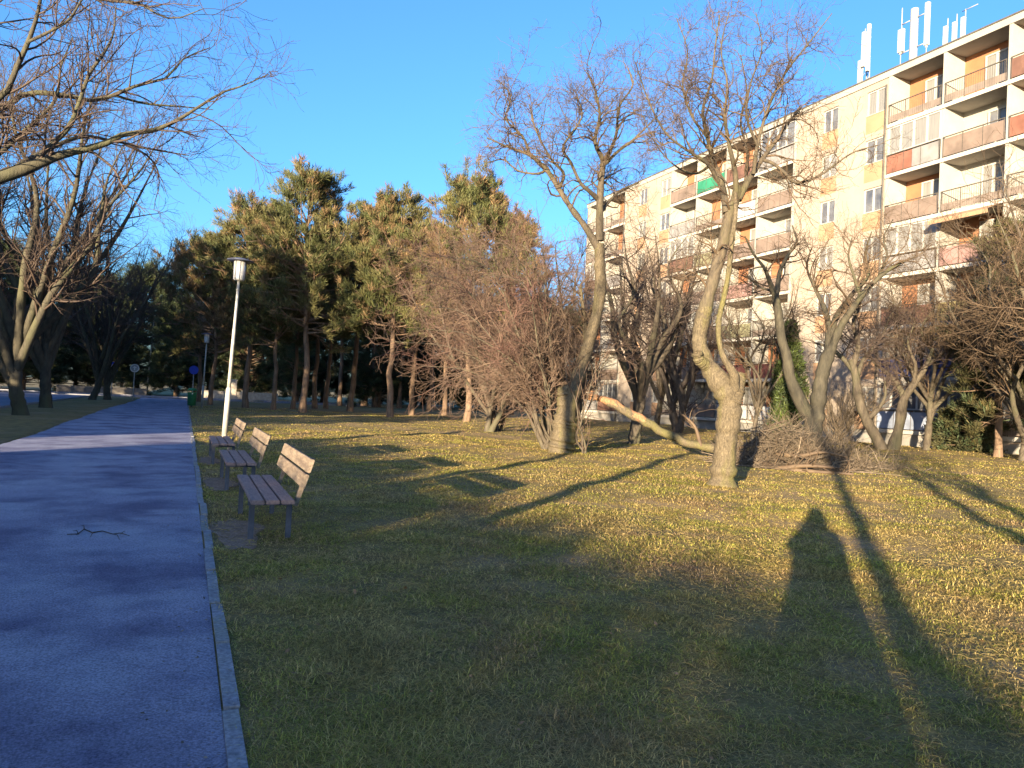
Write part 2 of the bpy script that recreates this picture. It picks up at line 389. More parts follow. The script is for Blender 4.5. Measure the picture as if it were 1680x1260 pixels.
PANEL = {k: mat('panel_'+k, tuple(x*.72 for x in c), tuple(x*.95 for x in c), 1.2, rough=.7, c3=tuple(x*.6 for x in c), s3=.9) for k, c in dict(
    brown=(.20, .15, .125), grey=(.24, .23, .23), red=(.23, .10, .07), redbrown=(.16, .085, .065), white=(.40, .40, .41), pink=(.28, .17, .155),
    green=(.03, .20, .12), olive=(.22, .21, .13), blue=(.06, .075, .19), paleblue=(.30, .34, .44), yellow=(.36, .30, .13), wire=(.22, .175, .15), maroon=(.14, .05, .045)).items()}
BX, BD = 35.0, 1.35
BZ0, FH, NL = .93, 2.8, 7
ROOF = BZ0+FH*NL
bbase = (BX, 40, 0)
bld = thing('apartment_building', 'long seven storey cream apartment block with orange panels and stacked balconies', 'building', bbase)
def bb(name, mb, m, parent=None): return mb.build(name, m, parent or bld, bbase)
LOG = [[13.6, 17, 20.4, 23.8, 27.2, 30.6], [37.5, 40.9, 44.3, 47.7, 51.1], [58, 61.4, 64.8]]
FLAT = [(30.6, 37.5), (51.1, 58)]
bb('wall', MB().box(BX+BD+.25, 47, 13.6, 64.8, .93, ROOF-.02).box(BX, BX+BD+.24, 64.8, 65.05, .93, ROOF-.02).box(BX+BD+.2, 47, 64.803, 65.04, .93, ROOF-.02), M['cream'])
bb('foundation', MB().box(BX+.12, 46.9, 13.7, 64.95, -.4, .925), M['found'])
bb('roof', MB().box(BX-.06, 47.1, 13.5, 65.15, ROOF, ROOF+.34).box(BX-.10, 47.14, 13.46, 65.2, ROOF+.342, ROOF+.42, 1), [M['white'], M['dark']])
rb = random.Random(11)
def glass_unit(name, y0, y1, z0, z1, x, nsplit, parent, pale_share=.4):
    pale_share += .2  # more pale panes, imitating glass that reflects the sky
    f = MB(); w = .075
    f.box(x-.05, x+.04, y0, y1, z0, z0+w).box(x-.05, x+.04, y0, y1, z1-w, z1)
    ed = np.linspace(y0, y1, nsplit+1)
    for q, e in enumerate(ed):
        a, b = (e, e+w) if q == 0 else (e-w, e) if q == nsplit else (e-w*.7, e+w*.7)
        f.box(x-.052, x+.038, a, b, z0+w, z1-w)
    o = bb(name, f, M['pvc'])
    p = MB().box(x-.01, x+.01, y0+w*.5, y1-w*.5, z0+w*.5, z1-w*.5)
    q = p.build('pane', M['curtain_glare'] if rb.random() < pale_share else M['glass'], o, bbase)
    return o
# flat stretches: piers between the window columns, an orange panel under each window
for (a, b) in FLAT:
    cols = [(a+.18, a+1.5), (a+3.55, a+4.75)]
    w = MB(); ed = [a] + [q for c in cols for q in c] + [b]
    for q in range(0, len(ed), 2): w.box(BX, BX+BD+.24, ed[q]+.001, ed[q+1]-.001, .93, ROOF-.02)
    for (c0, c1) in cols:
        for k in range(NL):
            z = BZ0+k*FH
            pn = MB().box(BX-.004, BX+.3, c0, c1, z, z+1.02).box(BX-.03, BX+.1, c0, c1, z+1.021, z+1.055, 1); bb('facade_panel', pn, [M['orange'], M['pvc']])
            w.box(BX+.001, BX+.3, c0, c1, z+2.42, z+FH-.002)
            glass_unit('window', c0+.02, c1-.02, z+1.03, z+2.41, BX+.12, 2, bld, .1)
    bb('facade_wall', w, M['cream'])
# loggias
CELL = {(4, 6): ('wire', 't', 'door'), (3, 6): ('wire', 't', 'door'), (4, 5): ('red', 'gz', 'door'), (3, 5): ('brown', 'w', 'win'),
        (4, 4): ('brown', 't', 'door'), (3, 4): ('wire', 'w', 'door'), (4, 3): ('grey', 'gz', 'door'), (3, 3): ('pink', 't', 'door'),
        (4, 2): ('redbrown', 't', 'door'), (3, 2): ('yellow', 't', 'door'), (4, 1): ('blue', 'g', 'door'), (3, 1): ('blue', 't', 'door'),
        (4, 0): ('paleblue', 'gz', 'door'), (3, 0): ('blue', 'gz', 'door'), (2, 6): ('redbrown', 't', 'door'), (2, 5): ('red', 't', 'door')}
CELL2 = {(0, 1): ('maroon', 't', 'door'), (1, 1): ('maroon', 't', 'door'), (0, 0): ('white', 't', 'door'), (1, 0): ('white', 't', 'door'), (0, 2): ('wire', 'w', 'door'), (1, 2): ('olive', 'w', 'door'),
         (2, 6): ('green', 't', 'door'), (0, 6): ('grey', 'gz', 'door'), (3, 6): ('brown', 't', 'door'), (0, 5): ('brown', 'g', 'door'), (1, 5): ('white', 't', 'door'), (0, 4): ('brown', 'w', 'door'), (0, 3): ('brown', 't', 'door'), (1, 3): ('pink', 't', 'door')}
WALLM = {'t': 'terracotta', 'w': 'white', 'g': 'grey_wall'}
for s, ed in enumerate(LOG):
    for q, e in enumerate(ed):                       # dividing walls
        lo, hi = e-.09, e+.09
        if q == 0: lo, hi = e-(.0 if s else .18), e+.2
        if q == len(ed)-1: lo, hi = e-.2, e-.001
        bb('partition_wall', MB().box(BX-.03, BX+BD, lo, hi, .93, ROOF-.002), M['white'])
    for k in range(NL+1):
        z = BZ0+k*FH
        if k < NL: bb('floor_slab', MB().box(BX-.10, BX+BD-.01, ed[0]+.01, ed[-1]-.01, z-.11, z+.09), M['slab'])
    for q in range(len(ed)-1):
        y0, y1 = ed[q]+.2, ed[q+1]-.2
        for k in range(NL):
            z = BZ0+k*FH+.09
            c = (CELL if s == 0 else CELL2 if s == 1 else {}).get((q, k))
            if c is None: c = (rb.choice(['brown', 'wire', 'grey', 'brown', 'grey', 'wire', 'brown', 'olive', 'redbrown']), rb.choice(['t', 't', 'w', 'g', 'gz']), 'door')
            pk, wk, dk = c
            bb('back_wall', MB().box(BX+BD+.005, BX+BD+.249, ed[q]+.0, ed[q+1]-.0, z-.08, z+FH-.1), M[WALLM.get(wk, 'terracotta')])
            if dk == 'door': glass_unit('balcony_door', y0+.12, y0+1.95, z+.1, z+2.3, BX+BD-.045, 3, bld, .45)
            else: glass_unit('balcony_window', y0+.1, y0+1.7, z+.9, z+2.2, BX+BD-.045, 3, bld, .2)
            # railing: posts, handrail and infill
            rl = MB(); e0, e1 = ed[q]+.1, ed[q+1]-.1
            for y in np.linspace(e0+.03, e1-.03, 4): rl.box(BX-.115, BX-.085, y-.015, y+.015, z-.02, z+1.02)
            rl.box(BX-.13, BX-.08, e0, e1, z+1.02, z+1.065)
            if pk == 'wire':
                for y in np.arange(e0+.1, e1, .12): rl.box(BX-.105, BX-.095, y, y+.012, z+.06, z+1.02)
                rl.box(BX-.104, BX-.098, e0, e1, z+.06, z+.42, 1)
            elif (q, k, s) == (4, 5, 0):
                rl.box(BX-.108, BX-.096, (e0+e1)/2+.02, e1, z+.03, z+.98, 1).box(BX-.108, BX-.096, e0, (e0+e1)/2, z+.03, z+.98, 2)
            else: rl.box(BX-.108, BX-.096, e0, e1, z+.05, z+.96, 1)
            bb('balcony_railing', rl, [M['rail'], PANEL[pk], PANEL['grey']])
            if wk == 'gz':
                g = glass_unit('loggia_glazing', e0, e1, z+1.07, z+FH-.22, BX+.0, 4, bld, .35)
# things on the balconies
bb('awning', MB().add([(BX-.05, 23.95, 12.05), (BX-.05, 27.1, 12.05), (BX-1.0, 27.1, 11.65), (BX-1.0, 23.95, 11.65), (BX-1.0, 27.1, 11.45), (BX-1.0, 23.95, 11.45)], np.array([(0, 1, 2, 3), (3, 2, 4, 5)])), M['orange'])
for y in (30.72, 58.1): bb('drainpipe', MB().tube([(BX-.08, y, .2), (BX-.08, y, ROOF-.4)], [.05, .05], 8), M['dark'])
d = MB().lathe([(.0, .10), (.22, .05), (.34, -.05), (.33, -.06), (.0, .08)], sides=20)
dv = np.concatenate(d.v); dv = np.stack([dv[:, 2]*-1-.02, dv[:, 0], dv[:, 1]], -1) + np.array([BX-.35, 43.6, 3.6])
dd = MB(); dd.add(dv, [f for f, _, _ in d.f], 0, True); dd.tube([(BX-.3, 43.6, 3.6), (BX-.08, 43.6, 3.5)], [.02, .02], 6)
o = dd.build('satellite_dish', M['grey_wall'], None, (BX-.1, 43.6, 3.6)); o.location = (BX-.1, 43.6, 3.6)
tag(o, 'grey satellite dish fixed beside a low balcony of the apartment block', 'satellite dish')

# rooftop antennas
def mast(name, label, p0, group='mobile antennas on the roof'):
    return thing(name, label, 'antenna', p0, group)
RZ = ROOF+.42
p = fac(1498, 92, 38.0); h = fac(1501, 15, 38.0).z
t = mast('antenna_mast', 'thick white rooftop mast with a panel on an arm at either side', (38, p.y, RZ)); hh = h-RZ
MB().tube([(0, 0, 0), (0, 0, hh*.35), (0, 0, hh)], [.23, .22, .22], 16).build('pole', M['galv'], t)
sx = .86
for sgn, z0, z1, w in ((1, .52, .82, .17), (-1, .46, 1.0, .11)):
    MB().box(-.1, .1, sgn*sx-w, sgn*sx+w, hh*z0, hh*z1).box(-.06, .06, sgn*sx-w*.4, sgn*sx+w*.4, hh*z0-.12, hh*z0).build('antenna_panel', M['galv'], t)
    MB().tube([(0, sgn*.2, hh*.5), (0, sgn*sx, hh*.5)], [.035, .035], 6).tube([(0, sgn*.2, hh*.88), (0, sgn*sx, hh*.88)], [.035, .035], 6).tube([(0, sgn*sx, hh*.36), (0, sgn*sx, hh*(1.1 if sgn > 0 else 1.0))], [.03, .03], 6).build('arm', M['galv'], t)
MB().box(-.4, .4, .28, .62, 0, hh*.28).box(-.3, .3, -.55, -.3, 0, hh*.18).build('equipment_box', M['grey_wall'], t)
p = fac(1422, 120, 38.0); h = fac(1422, 48, 38.0).z; hh = h-RZ
t = mast('antenna_lattice', 'slim lattice mast with stacked narrow panels at the left roof edge', (38, p.y, RZ))
lt = MB()
for (x, y) in ((.2, .2), (-.2, .2), (0, -.25)): lt.tube([(x, y, 0), (x*.6, y*.6, hh)], [.04, .03], 6)
for k in range(8):
    z = hh*k/8; lt.tube([(.2, .2, z), (0, -.22, z+hh/8)], [.02, .02], 5).tube([(-.2, .2, z), (0, -.22, z+hh/8)], [.02, .02], 5)
lt.tube([(0, -.2, hh*.3), (0, -1.3, .1)], [.03, .03], 5); lt.build('lattice', M['grey_wall'], t)
for y, z0, z1, w in ((.34, .05, .60, .09), (.10, .5, .95, .10), (-.26, .42, 1.02, .08)):
    MB().box(-.32, -.14, y-w, y+w, hh*z0, hh*z1).build('antenna_panel', M['galv'], t)
MB().lathe([(.0, 0), (.38, 0), (.40, .55), (.0, .6)], (-.1, -1.35, 0), 16).build('equipment_box', M['grey_wall'], t)
for x, y0, y1, lab in ((1554, 68, 45, 'small rooftop antenna panel, leftmost of the three beside the roof edge'), (1569, 60, 38, 'small rooftop antenna panel, middle one of the three beside the roof edge'), (1583, 55, 30, 'small rooftop antenna with crossbar, rightmost of the three beside the roof edge')):
    p = fac(x, y0, 38.0); h = fac(x, y1, 38.0).z; hh = h-RZ
    t = mast('roof_antenna', lab, (38, p.y, RZ))
    a = MB().tube([(0, 0, 0), (0, 0, hh+.5)], [.035, .03], 6).tube([(0, 0, hh*.9), (0, .3, hh*.9)], [.025, .025], 5)
    if x == 1583: a.tube([(0, -.7, hh+.45), (0, .2, hh+.45)], [.025, .025], 5)
    a.build('pole', M['grey_wall'], t); MB().box(-.25, -.06, -.09, .09, hh*.35, hh).build('antenna_panel', M['galv'], t)

# ------------------------------------------------------------------ benches, lamps, bin, signs
M['plank'] = mat('bench_plank', (.155, .118, .085), (.25, .195, .145), 5, rough=.75, bump=.6, bscale=24, stretch=(7, 1, 7), c3=(.12, .09, .07), s3=2.2, speck=30, samt=.2)
M['plank_p'] = mat('bench_seat_plank', (.17, .115, .11), (.27, .19, .17), 5, rough=.7, bump=.6, bscale=24, stretch=(7, 1, 7))
M['steel'] = mat('bench_steel', (.05, .055, .07), (.09, .09, .11), 9, rough=.6)
def plank(mb, c, u, v, w, mi=0):        # a slightly rounded board: half axes u (long), v (wide), w (thick)
    c, u, v, w = map(np.array, (c, u, v, w)); prof = []
    for a, b in ((-1, -.6), (-.9, -1), (.9, -1), (1, -.6), (1, .6), (.9, 1), (-.9, 1), (-1, .6)): prof.append(v*a + w*b)
    P = np.array([c-u+q for q in prof] + [c+u+q for q in prof]); n = 8
    mb.add(P, [np.array([(k, (k+1) % n, n+(k+1) % n, n+k) for k in range(n)]), np.array([list(range(n))[::-1]]), np.array([list(range(n, 2*n))])], mi)
def make_bench(loc, label, rz):
    t = thing('park_bench', label, 'bench', loc, 'benches along the path', rz)
    s = MB()                              # local: x away from the path, y along it
    for k, x in enumerate((.075, .225, .375)): plank(s, (x, 1.2, .435), (0, 1.2, 0), (.066, 0, 0), (0, 0, .021))
    s.build('seat', M['plank_p'], t)
    b = MB(); tl = R_(17); up = np.array([math.sin(tl), 0, math.cos(tl)]); fw = np.array([-math.cos(tl), 0, math.sin(tl)])
    o = np.array([.475, 1.2, .46])
    for k in (.20, .365): plank(b, o+up*k, (0, 1.2, 0), up*.072, fw*.021)
    b.build('backrest', M['plank'], t)
    for y in (.34, 2.06):
        MB().obox(o+(0, y-1.2, 0)-fw*.046+up*.17, up*.27, (0, .035, 0), fw*.022).build('back_support', M['plank'], t)
        MB().box(.01, .45, y-.03, y+.03, .36, .412).build('cross_bar', M['steel'], t)
        for x in (.05, .43): MB().box(x-.028, x+.028, y-.026, y+.026, -.05, .36).build('leg', M['steel'], t)
    return t
make_bench((.665, 8.12, 0), 'nearest wooden park bench with sunlit backrest beside the path', R_(-.3))
make_bench((.62, 12.15, 0), 'middle wooden park bench with leaf shadows on its backrest', R_(0))
make_bench((.55, 16.2, 0), 'farthest wooden park bench standing by the foot of the lamp post', R_(0))

M['post'] = mat('lamp_paint', (0.248, 0.248, 0.233), (0.307, 0.302, 0.282), 6, rough=.55, c3=(.42, .40, .36), s3=2)
M['lens'] = mat('lantern_lens', (0.350, 0.350, 0.350), (0.462, 0.455, 0.434), 3, rough=.25, spec=.6)
M['hood'] = mat('lantern_hood', (.05, .06, .10), (.08, .09, .14), 5, rough=.4)
def make_lamp(loc, label, tilt=(0, 0), H=5.5):
    t = thing('street_lamp', label, 'street lamp', loc, 'lamp posts by the path'); t.rotation_euler = (tilt[1], tilt[0], 0)
    MB().tube([(0, 0, -.1), (0, 0, 1.5), (0, 0, 1.56)], [.085, .082, .06], 14).build('base_sleeve', M['post'], t)
    MB().tube([(0, 0, 1.55), (0, 0, 3.4), (0, 0, 3.42), (0, 0, H-.68)], [.058, .052, .046, .040], 12).tube([(0, 0, H-.98), (0, 0, H-.95)], [.055, .055], 10).build('pole', M['post'], t)
    l = MB().lathe([(.0, H-.68), (.15, H-.67), (.165, H-.62), (.185, H-.06), (.0, H-.06)], sides=24).build('lantern', M['lens'], t)
    g = MB()
    for k in range(8):
        a = k*math.pi/4; g.tube([(.168*math.cos(a), .168*math.sin(a), H-.66), (.19*math.cos(a), .19*math.sin(a), H-.05)], [.009, .009], 5)
    g.build('rib', M['hood'], l)
    MB().lathe([(.0, H-.055), (.40, H-.06), (.41, H-.04), (.16, H+.03), (.0, H+.05)], sides=28).build('hood', M['hood'], t)
    return t
p = gnd(368, 717); make_lamp((p.x, p.y, 0), 'pale lamp post with a round flat hood behind the benches', (R_(1.9), 0), 5.62)
p = gnd(331, 668); make_lamp((p.x, p.y, 0), 'distant slim lamp post beside the green litter bin', (R_(1.0), 0), 5.3)
p = gnd(241, 640); q = Vector((p.x, p.y, 0)).normalized()*106
t = thing('road_lamp', 'tall thin road lamp mast beyond the end of the path', 'street lamp', (q.x, q.y, 0)); t.rotation_euler = (0, R_(2), 0)
MB().tube([(0, 0, -.1), (0, 0, 4), (0, 0, 10)], [.11, .09, .06], 8).build('pole', M['post'], t)
MB().tube([(0, 0, 10), (-.6, -.6, 10.35), (-1.4, -1.4, 10.4)], [.06, .05, .05], 6).obox((-1.7, -1.7, 10.4), (.3, .3, 0), (-.1, .1, 0), (0, 0, .08)).build('lamp_head', M['post'], t)
M['bin'] = mat('bin_green', (.03, .15, .06), (.04, .20, .08), 5, rough=.45)
p = gnd(314, 668)
t = thing('litter_bin', 'dark green litter bin on the lawn edge beside the path', 'bin', (p.x, p.y, 0))
MB().lathe([(.0, .12), (.27, .12), (.31, 1.02), (.32, 1.04), (.30, 1.05), (.28, .5), (.0, .5)], sides=20).build('body', M['bin'], t)
MB().lathe([(.33, 1.17), (.34, 1.2), (.22, 1.32), (.0, 1.36)], sides=20).lathe([(.0, 1.165), (.33, 1.17)], sides=20).box(-.3, -.26, -.03, .03, 1.0, 1.2).box(.26, .3, -.03, .03, 1.0, 1.2).build('lid', M['bin'], t)
MB().tube([(.0, .0, -.1), (.0, .0, .13)], [.06, .06], 8).build('foot', M['steel'], t)
M['tag'] = mat('sticker', (.55, .6, .5), rough=.6); MB().box(-.02, .05, -.345, -.31, .9, 1.0).build('sticker', M['tag'], t)
M['sblue'] = mat('sign_blue', (.012, .05, .50), (.015, .065, .60), 3, rough=.4)
M['swhite'] = mat('sign_white', (.70, .72, .75), (.78, .8, .82), 3, rough=.4)
M['sback'] = mat('sign_steel', (.30, .34, .38), (.38, .42, .46), 6, rough=.5)
def sign(x, y, d, label, shape, r):
    c = at(x, y, d); t = thing('road_sign', label, 'road sign', (c.x, c.y, 0)); z = c.z
    MB().tube([(0, .05, -.1), (0, .05, z+r)], [.035, .035], 8).build('post', M['sback'], t)
    a = np.linspace(0, 2*np.pi, 28, endpoint=False)
    if shape == 'square': pr = np.array([(-r, -r), (r, -r), (r, r), (-r, r)])*.9
    else: pr = np.stack([r*np.cos(a), r*np.sin(a)], -1)
    n = len(pr)
    def plate(pr, y0, y1):
        n = len(pr); v = [(u, y0, z+w) for u, w in pr] + [(u, y1, z+w) for u, w in pr]
        return MB().add(v, [np.array([(k, (k+1) % n, n+(k+1) % n, n+k) for k in range(n)]), np.arange(n)[None], np.arange(n, 2*n)[None, ::-1]])
    pl = plate(pr, -.01, .01).build('plate', M['sback'] if shape == 'disc' else M['sblue'], t)
    if shape == 'square':
        plate(np.array([(-.55*r, -.55*r), (.55*r, -.55*r), (0, .6*r)]), -.016, -.011).build('symbol', M['swhite'], pl)
    elif shape == 'disc':
        mb = MB().lathe([(r*.80, 0), (r*.98, 0)], sides=28); v = np.concatenate(mb.v); v = np.stack([v[:, 0], np.full(len(v), -.014), v[:, 1]+z], -1)
        MB().add(v, [f for f, _, _ in mb.f]).box(-.12*r, .12*r, -.016, -.012, z-.5*r, z+.5*r).box(-.4*r, .4*r, -.0155, -.0125, z+.1*r, z+.28*r).build('symbol', M['swhite'], pl)
sign(185, 601, 66, 'blue square pedestrian sign beyond the left row of bare trees', 'square', .42)
sign(221, 604, 66, 'pale grey round road sign left of the tall road lamp', 'disc', .36)
sign(318, 607, 70, 'deep blue round road sign above the green litter bin', 'round', .40)
rq = np.random.default_rng(77); n = 520; yy = 2.8+20*rq.random(n)**1.5; ed = rq.random(n) < .6
xx = np.where(ed, PX1-.03-.35*rq.random(n)**2.2, PX0+4.0*rq.random(n)); az = rq.random(n)*6.28; sz = np.where(ed, .010, .006)*(.5+1.3*rq.random(n)**2)
u = np.stack([np.cos(az), np.sin(az), rq.normal(size=n)*.25], -1)*sz[:, None]; v = np.stack([-np.sin(az), np.cos(az), rq.normal(size=n)*.25], -1)*sz[:, None]*.6; c = np.stack([xx, yy, np.full(n, .012)], -1)
M['litter'] = mat('litter', (.10, .075, .055), (.26, .21, .17), 3, island=.6)
tag(MB().add(np.stack([c-u, c-.3*u+v, c+u*.9+v*.2, c-.2*u-v], 1), np.arange(n*4).reshape(-1, 4)).build('grit', M['litter']), 'small grit and leaf crumbs strewn on the asphalt path', 'grit', kind='stuff')
# fallen twig on the path
tw = MB(); pts = [gnd(x, y, .02) for x, y in ((110, 876), (128, 875), (138, 868), (152, 873), (168, 870), (185, 876), (198, 876), (212, 880))]
rs = random.Random(4); off = (pts[3].x, pts[3].y, 0)
tw.tube([(q.x, q.y, .012+.02*rs.random()) for q in pts], [.005, .006, .007, .007, .006, .005, .005, .003], 5)
for i0, (x, y) in ((2, (134, 861)), (3, (148, 880)), (5, (196, 884)), (6, (205, 872)), (1, (120, 870))):
    g = gnd(x, y, .02); q = pts[i0]; tw.tube([(q.x, q.y, .02), ((q.x+g.x)/2+.01, (q.y+g.y)/2, .035), (g.x, g.y, .012)], [.005, .004, .002], 4)
o = tw.build('twig', M['bark_dark'], None, off); o.location = off; tag(o, 'thin forked dark twig lying on the asphalt path', 'twig')

# ------------------------------------------------------------------ foliage
M['pine1'] = mat('pine_green', (.042, .050, .017), (.082, .086, .028), .8, rough=.7, island=.35)
M['pine2'] = mat('pine_olive', (.075, .072, .026), (.115, .104, .038), .8, rough=.7, island=.35)
M['pine3'] = mat('pine_brown', (.105, .068, .034), (.17, .11, .052), .8, rough=.8, island=.35)
M['dgreen'] = mat('dark_evergreen', (.022, .034, .016), (.05, .065, .026), .6, rough=.7, island=.4)
M['thuja'] = mat('thuja_green', (0.027, 0.045, 0.010), (0.060, 0.078, 0.018), 1.0, rough=.7, island=.4)
M['spruce'] = mat('spruce_green', (0.024, 0.027, 0.011), (0.060, 0.054, 0.021), .8, rough=.75, island=.4, c3=(.075, .058, .02), s3=.5)
def clumps(centres, dirs, rng, k, L, w, spread, mi, jit=.32):
    """k narrow needle sprays round each centre, leaning along dirs -> verts, faces, material index"""
    n = len(centres); c = np.repeat(centres, k, 0); d = np.repeat(dirs, k, 0); N = n*k
    v = norm(d + rng.normal(size=(N, 3))*spread); ln = L*(.6+.7*rng.random(N))[:, None]
    s = norm(np.cross(v, rng.normal(size=(N, 3))))*(w*(.6+.8*rng.random(N)))[:, None]
    b = c + rng.normal(size=(N, 3))*L*jit
    V = np.stack([b-s*.4, b+v*ln*.55-s, b+v*ln, b+v*ln*.5+s], 1)
    return V, np.arange(N*4).reshape(-1, 4), np.repeat(mi, k)
def pine(name, label, base, H, cb, spread, rng, group, lean=(0, 0), k=30, brown=.16, fork=None, dens=1.0, mats=('pine1', 'pine2', 'pine3'), L=.50):
    t = thing(name, label, 'pine tree', base, group)
    n = 14; z = np.linspace(-.2, H*.97, n); s = np.linspace(0, 1, n)
    wob = np.cumsum(rng.normal(size=(n, 2))*.07, 0)
    tr = np.stack([lean[0]*s**1.5+wob[:, 0]-wob[0, 0], lean[1]*s**1.5+wob[:, 1]-wob[0, 1], z], -1)
    rad = .24*(H/17)*(1-s)**.8+.03; rad[0] *= 1.35
    mb = MB(); trunks = [(tr, rad)]
    if fork:
        tr2 = tr.copy(); q = np.clip((z-fork)/(H-fork), 0, 1); tr2[:, 0] += 1.5*q**.6; tr2[:, 1] -= .4*q; tr2[:, 2] = np.where(q > 0, z*.93+.07*fork, z); trunks.append((tr2, rad*.8))
    for a, b in trunks: v, f = tubes(a[None], b[None], 10); mb.add(v, f, 0, True)
    P = []; Q = []; rb_ = []
    for a, b in trunks:
        nb = int((H-cb)*12*dens/len(trunks)**.3)
        zb = cb+(H-cb)*np.sort(rng.random(nb))**.9; u = (zb-cb)/(H-cb)
        prof = spread*np.where(u < .3, .62+1.2*u, 1.0-(u-.3)*.88)*(.6+.5*rng.random(nb))
        az = rng.random(nb)*2*np.pi; el = R_(4)+R_(42)*u+rng.normal(size=nb)*.16
        p0 = np.stack([np.interp(zb, a[:, 2], a[:, q]) for q in range(3)], -1)
        d = np.stack([np.cos(az)*np.cos(el), np.sin(az)*np.cos(el), np.sin(el)], -1)
        M_ = 6; pts = np.zeros((nb, M_, 3)); pts[:, 0] = p0; dd = d.copy()
        for q in range(1, M_):
            dd = norm(dd+rng.normal(size=(nb, 3))*.12+np.array([0, 0, .05])); pts[:, q] = pts[:, q-1]+dd*(prof/(M_-1))[:, None]
        rr = np.linspace(1, .25, M_)[None]*(.02+.016*prof)[:, None]
        P.append(pts); Q.append(rr)
    P = np.concatenate(P); Q = np.concatenate(Q)
    sub, sr = sprout(P, Q, 3, spread*.36, .75, .12, .10, 4, rng, t0=.35, rr=.6, rend=.008)
    v, f = tubes(P, Q, 5); mb.add(v, f, 0, True); v, f = tubes(sub, sr, 3); mb.add(v, f, 0, True)
    mb.build('trunk', M['bark_pine'], t)
    cs = np.concatenate([sub[:, -1], sub[:, -2], P[:, -1], P[:, -2], (sub[:, -1]+sub[:, -2])/2]); ds = norm(np.concatenate([sub[:, -1]-sub[:, -2]]*2+[P[:, -1]-P[:, -2]]*2+[sub[:, -1]-sub[:, -2]])+np.array([0, 0, .55]))
    g = np.sin(cs[:, 0]*1.3+cs[:, 2]*.9+base[0])+np.sin(cs[:, 1]*1.1-cs[:, 2]*1.2)+rng.normal(size=len(cs))*.6
    mi = np.where(rng.random(len(cs)) < brown*(1+np.sin(cs[:, 0]*.8+cs[:, 2]*.6+base[1])), 2, np.where(g > .3, 1, 0))
    V, Fc, mm = clumps(cs, ds, rng, int(k*1.25), L*.95, .020, .55, mi, .2)
    o = MB(); o.add(V, []); o.f.append((Fc, mm, False)); o.build('crown', [M[q] for q in mats], t)
    return t

# pines of the grove: base pixel, top pixel y, crown bottom (share of height), spread, fork
GR = 'pines of the grove'
PINES = [  # x, ybase, ytop, cb, spread, brown, fork, label
 (403, 669, 322, .40, 4.2, .30, None, 'broad pine with rusty patches standing left in the grove behind the near lamp post'),
 (497, 677, 272, .36, 4.3, .10, None, 'tallest green pine rising in the middle of the grove'),
 (640, 685, 298, .42, 3.6, .20, None, 'tall two toned pine with a bushy top right of the tallest pine'),
 (765, 692, 285, .40, 4.2, .28, None, 'rusty topped pine standing behind the large brown shrub'),
 (574, 675, 325, .42, 3.8, .2, None, 'slender dark pine between the tallest pine and the two toned pine'),
 (345, 664, 385, .36, 3.6, .35, None, 'leftmost pine of the grove, its rusty boughs reaching over the path side'),
 (597, 667, 340, .45, 3.0, .25, 1.6, 'pine with a forked sunlit trunk shaped like a V'),
 (517, 671, 365, .45, 3.2, .12, None, 'pine with a sunlit bare trunk just right of the tallest pine'),
 (674, 682, 350, .45, 3.4, .3, None, 'thin trunked pine at the right of the two toned pine'),
 (480, 671, 400, .5, 2.8, .12, None, 'short pine just left of the tallest pine trunk'),
 (535, 671, 385, .5, 2.6, .15, None, 'slim pine with a sunlit trunk, third trunk right of the tallest pine'),
 (557, 666, 395, .5, 2.6, .25, None, 'slim pine just left of the slender dark pine'),
 (615, 669, 390, .5, 2.6, .2, None, 'slim pine between the forked trunk and the two toned pine'),
 (703, 677, 375, .5, 2.8, .35, None, 'slim pine right of the thin trunked pine'),
 (728, 683, 365, .5, 2.8, .4, None, 'slim pine left of the rusty topped pine'),
 (448, 673, 385, .42, 3.0, .2, None, 'dark short pine behind the forked broadleaf left of the tallest pine'),
 (655, 671, 400, .5, 2.6, .2, None, 'slim far pine directly behind the two toned pine'),
 (326, 659, 392, .32, 4.6, .42, None, 'rusty brown pine standing left of all the others near the far end of the path'),
 (838, 684, 340, .4, 3.6, .4, None, 'brownish pine half hidden behind the large shrub and the curly willow'),
]
for q, (x, yb, yt, cb, sp, br, fk, lab) in enumerate(PINES):
    g = gnd(x, yb); dep = (g-EYE).dot(_F); H = at(x, yt, dep).z - 2.1; rg = np.random.default_rng(100+q)
    pine('pine_tree', lab, (g.x, g.y, 0), H, H*cb*.95, sp*1.15, rg, GR, (rg.normal()*.4, rg.normal()*.3), brown=br, fork=fk)
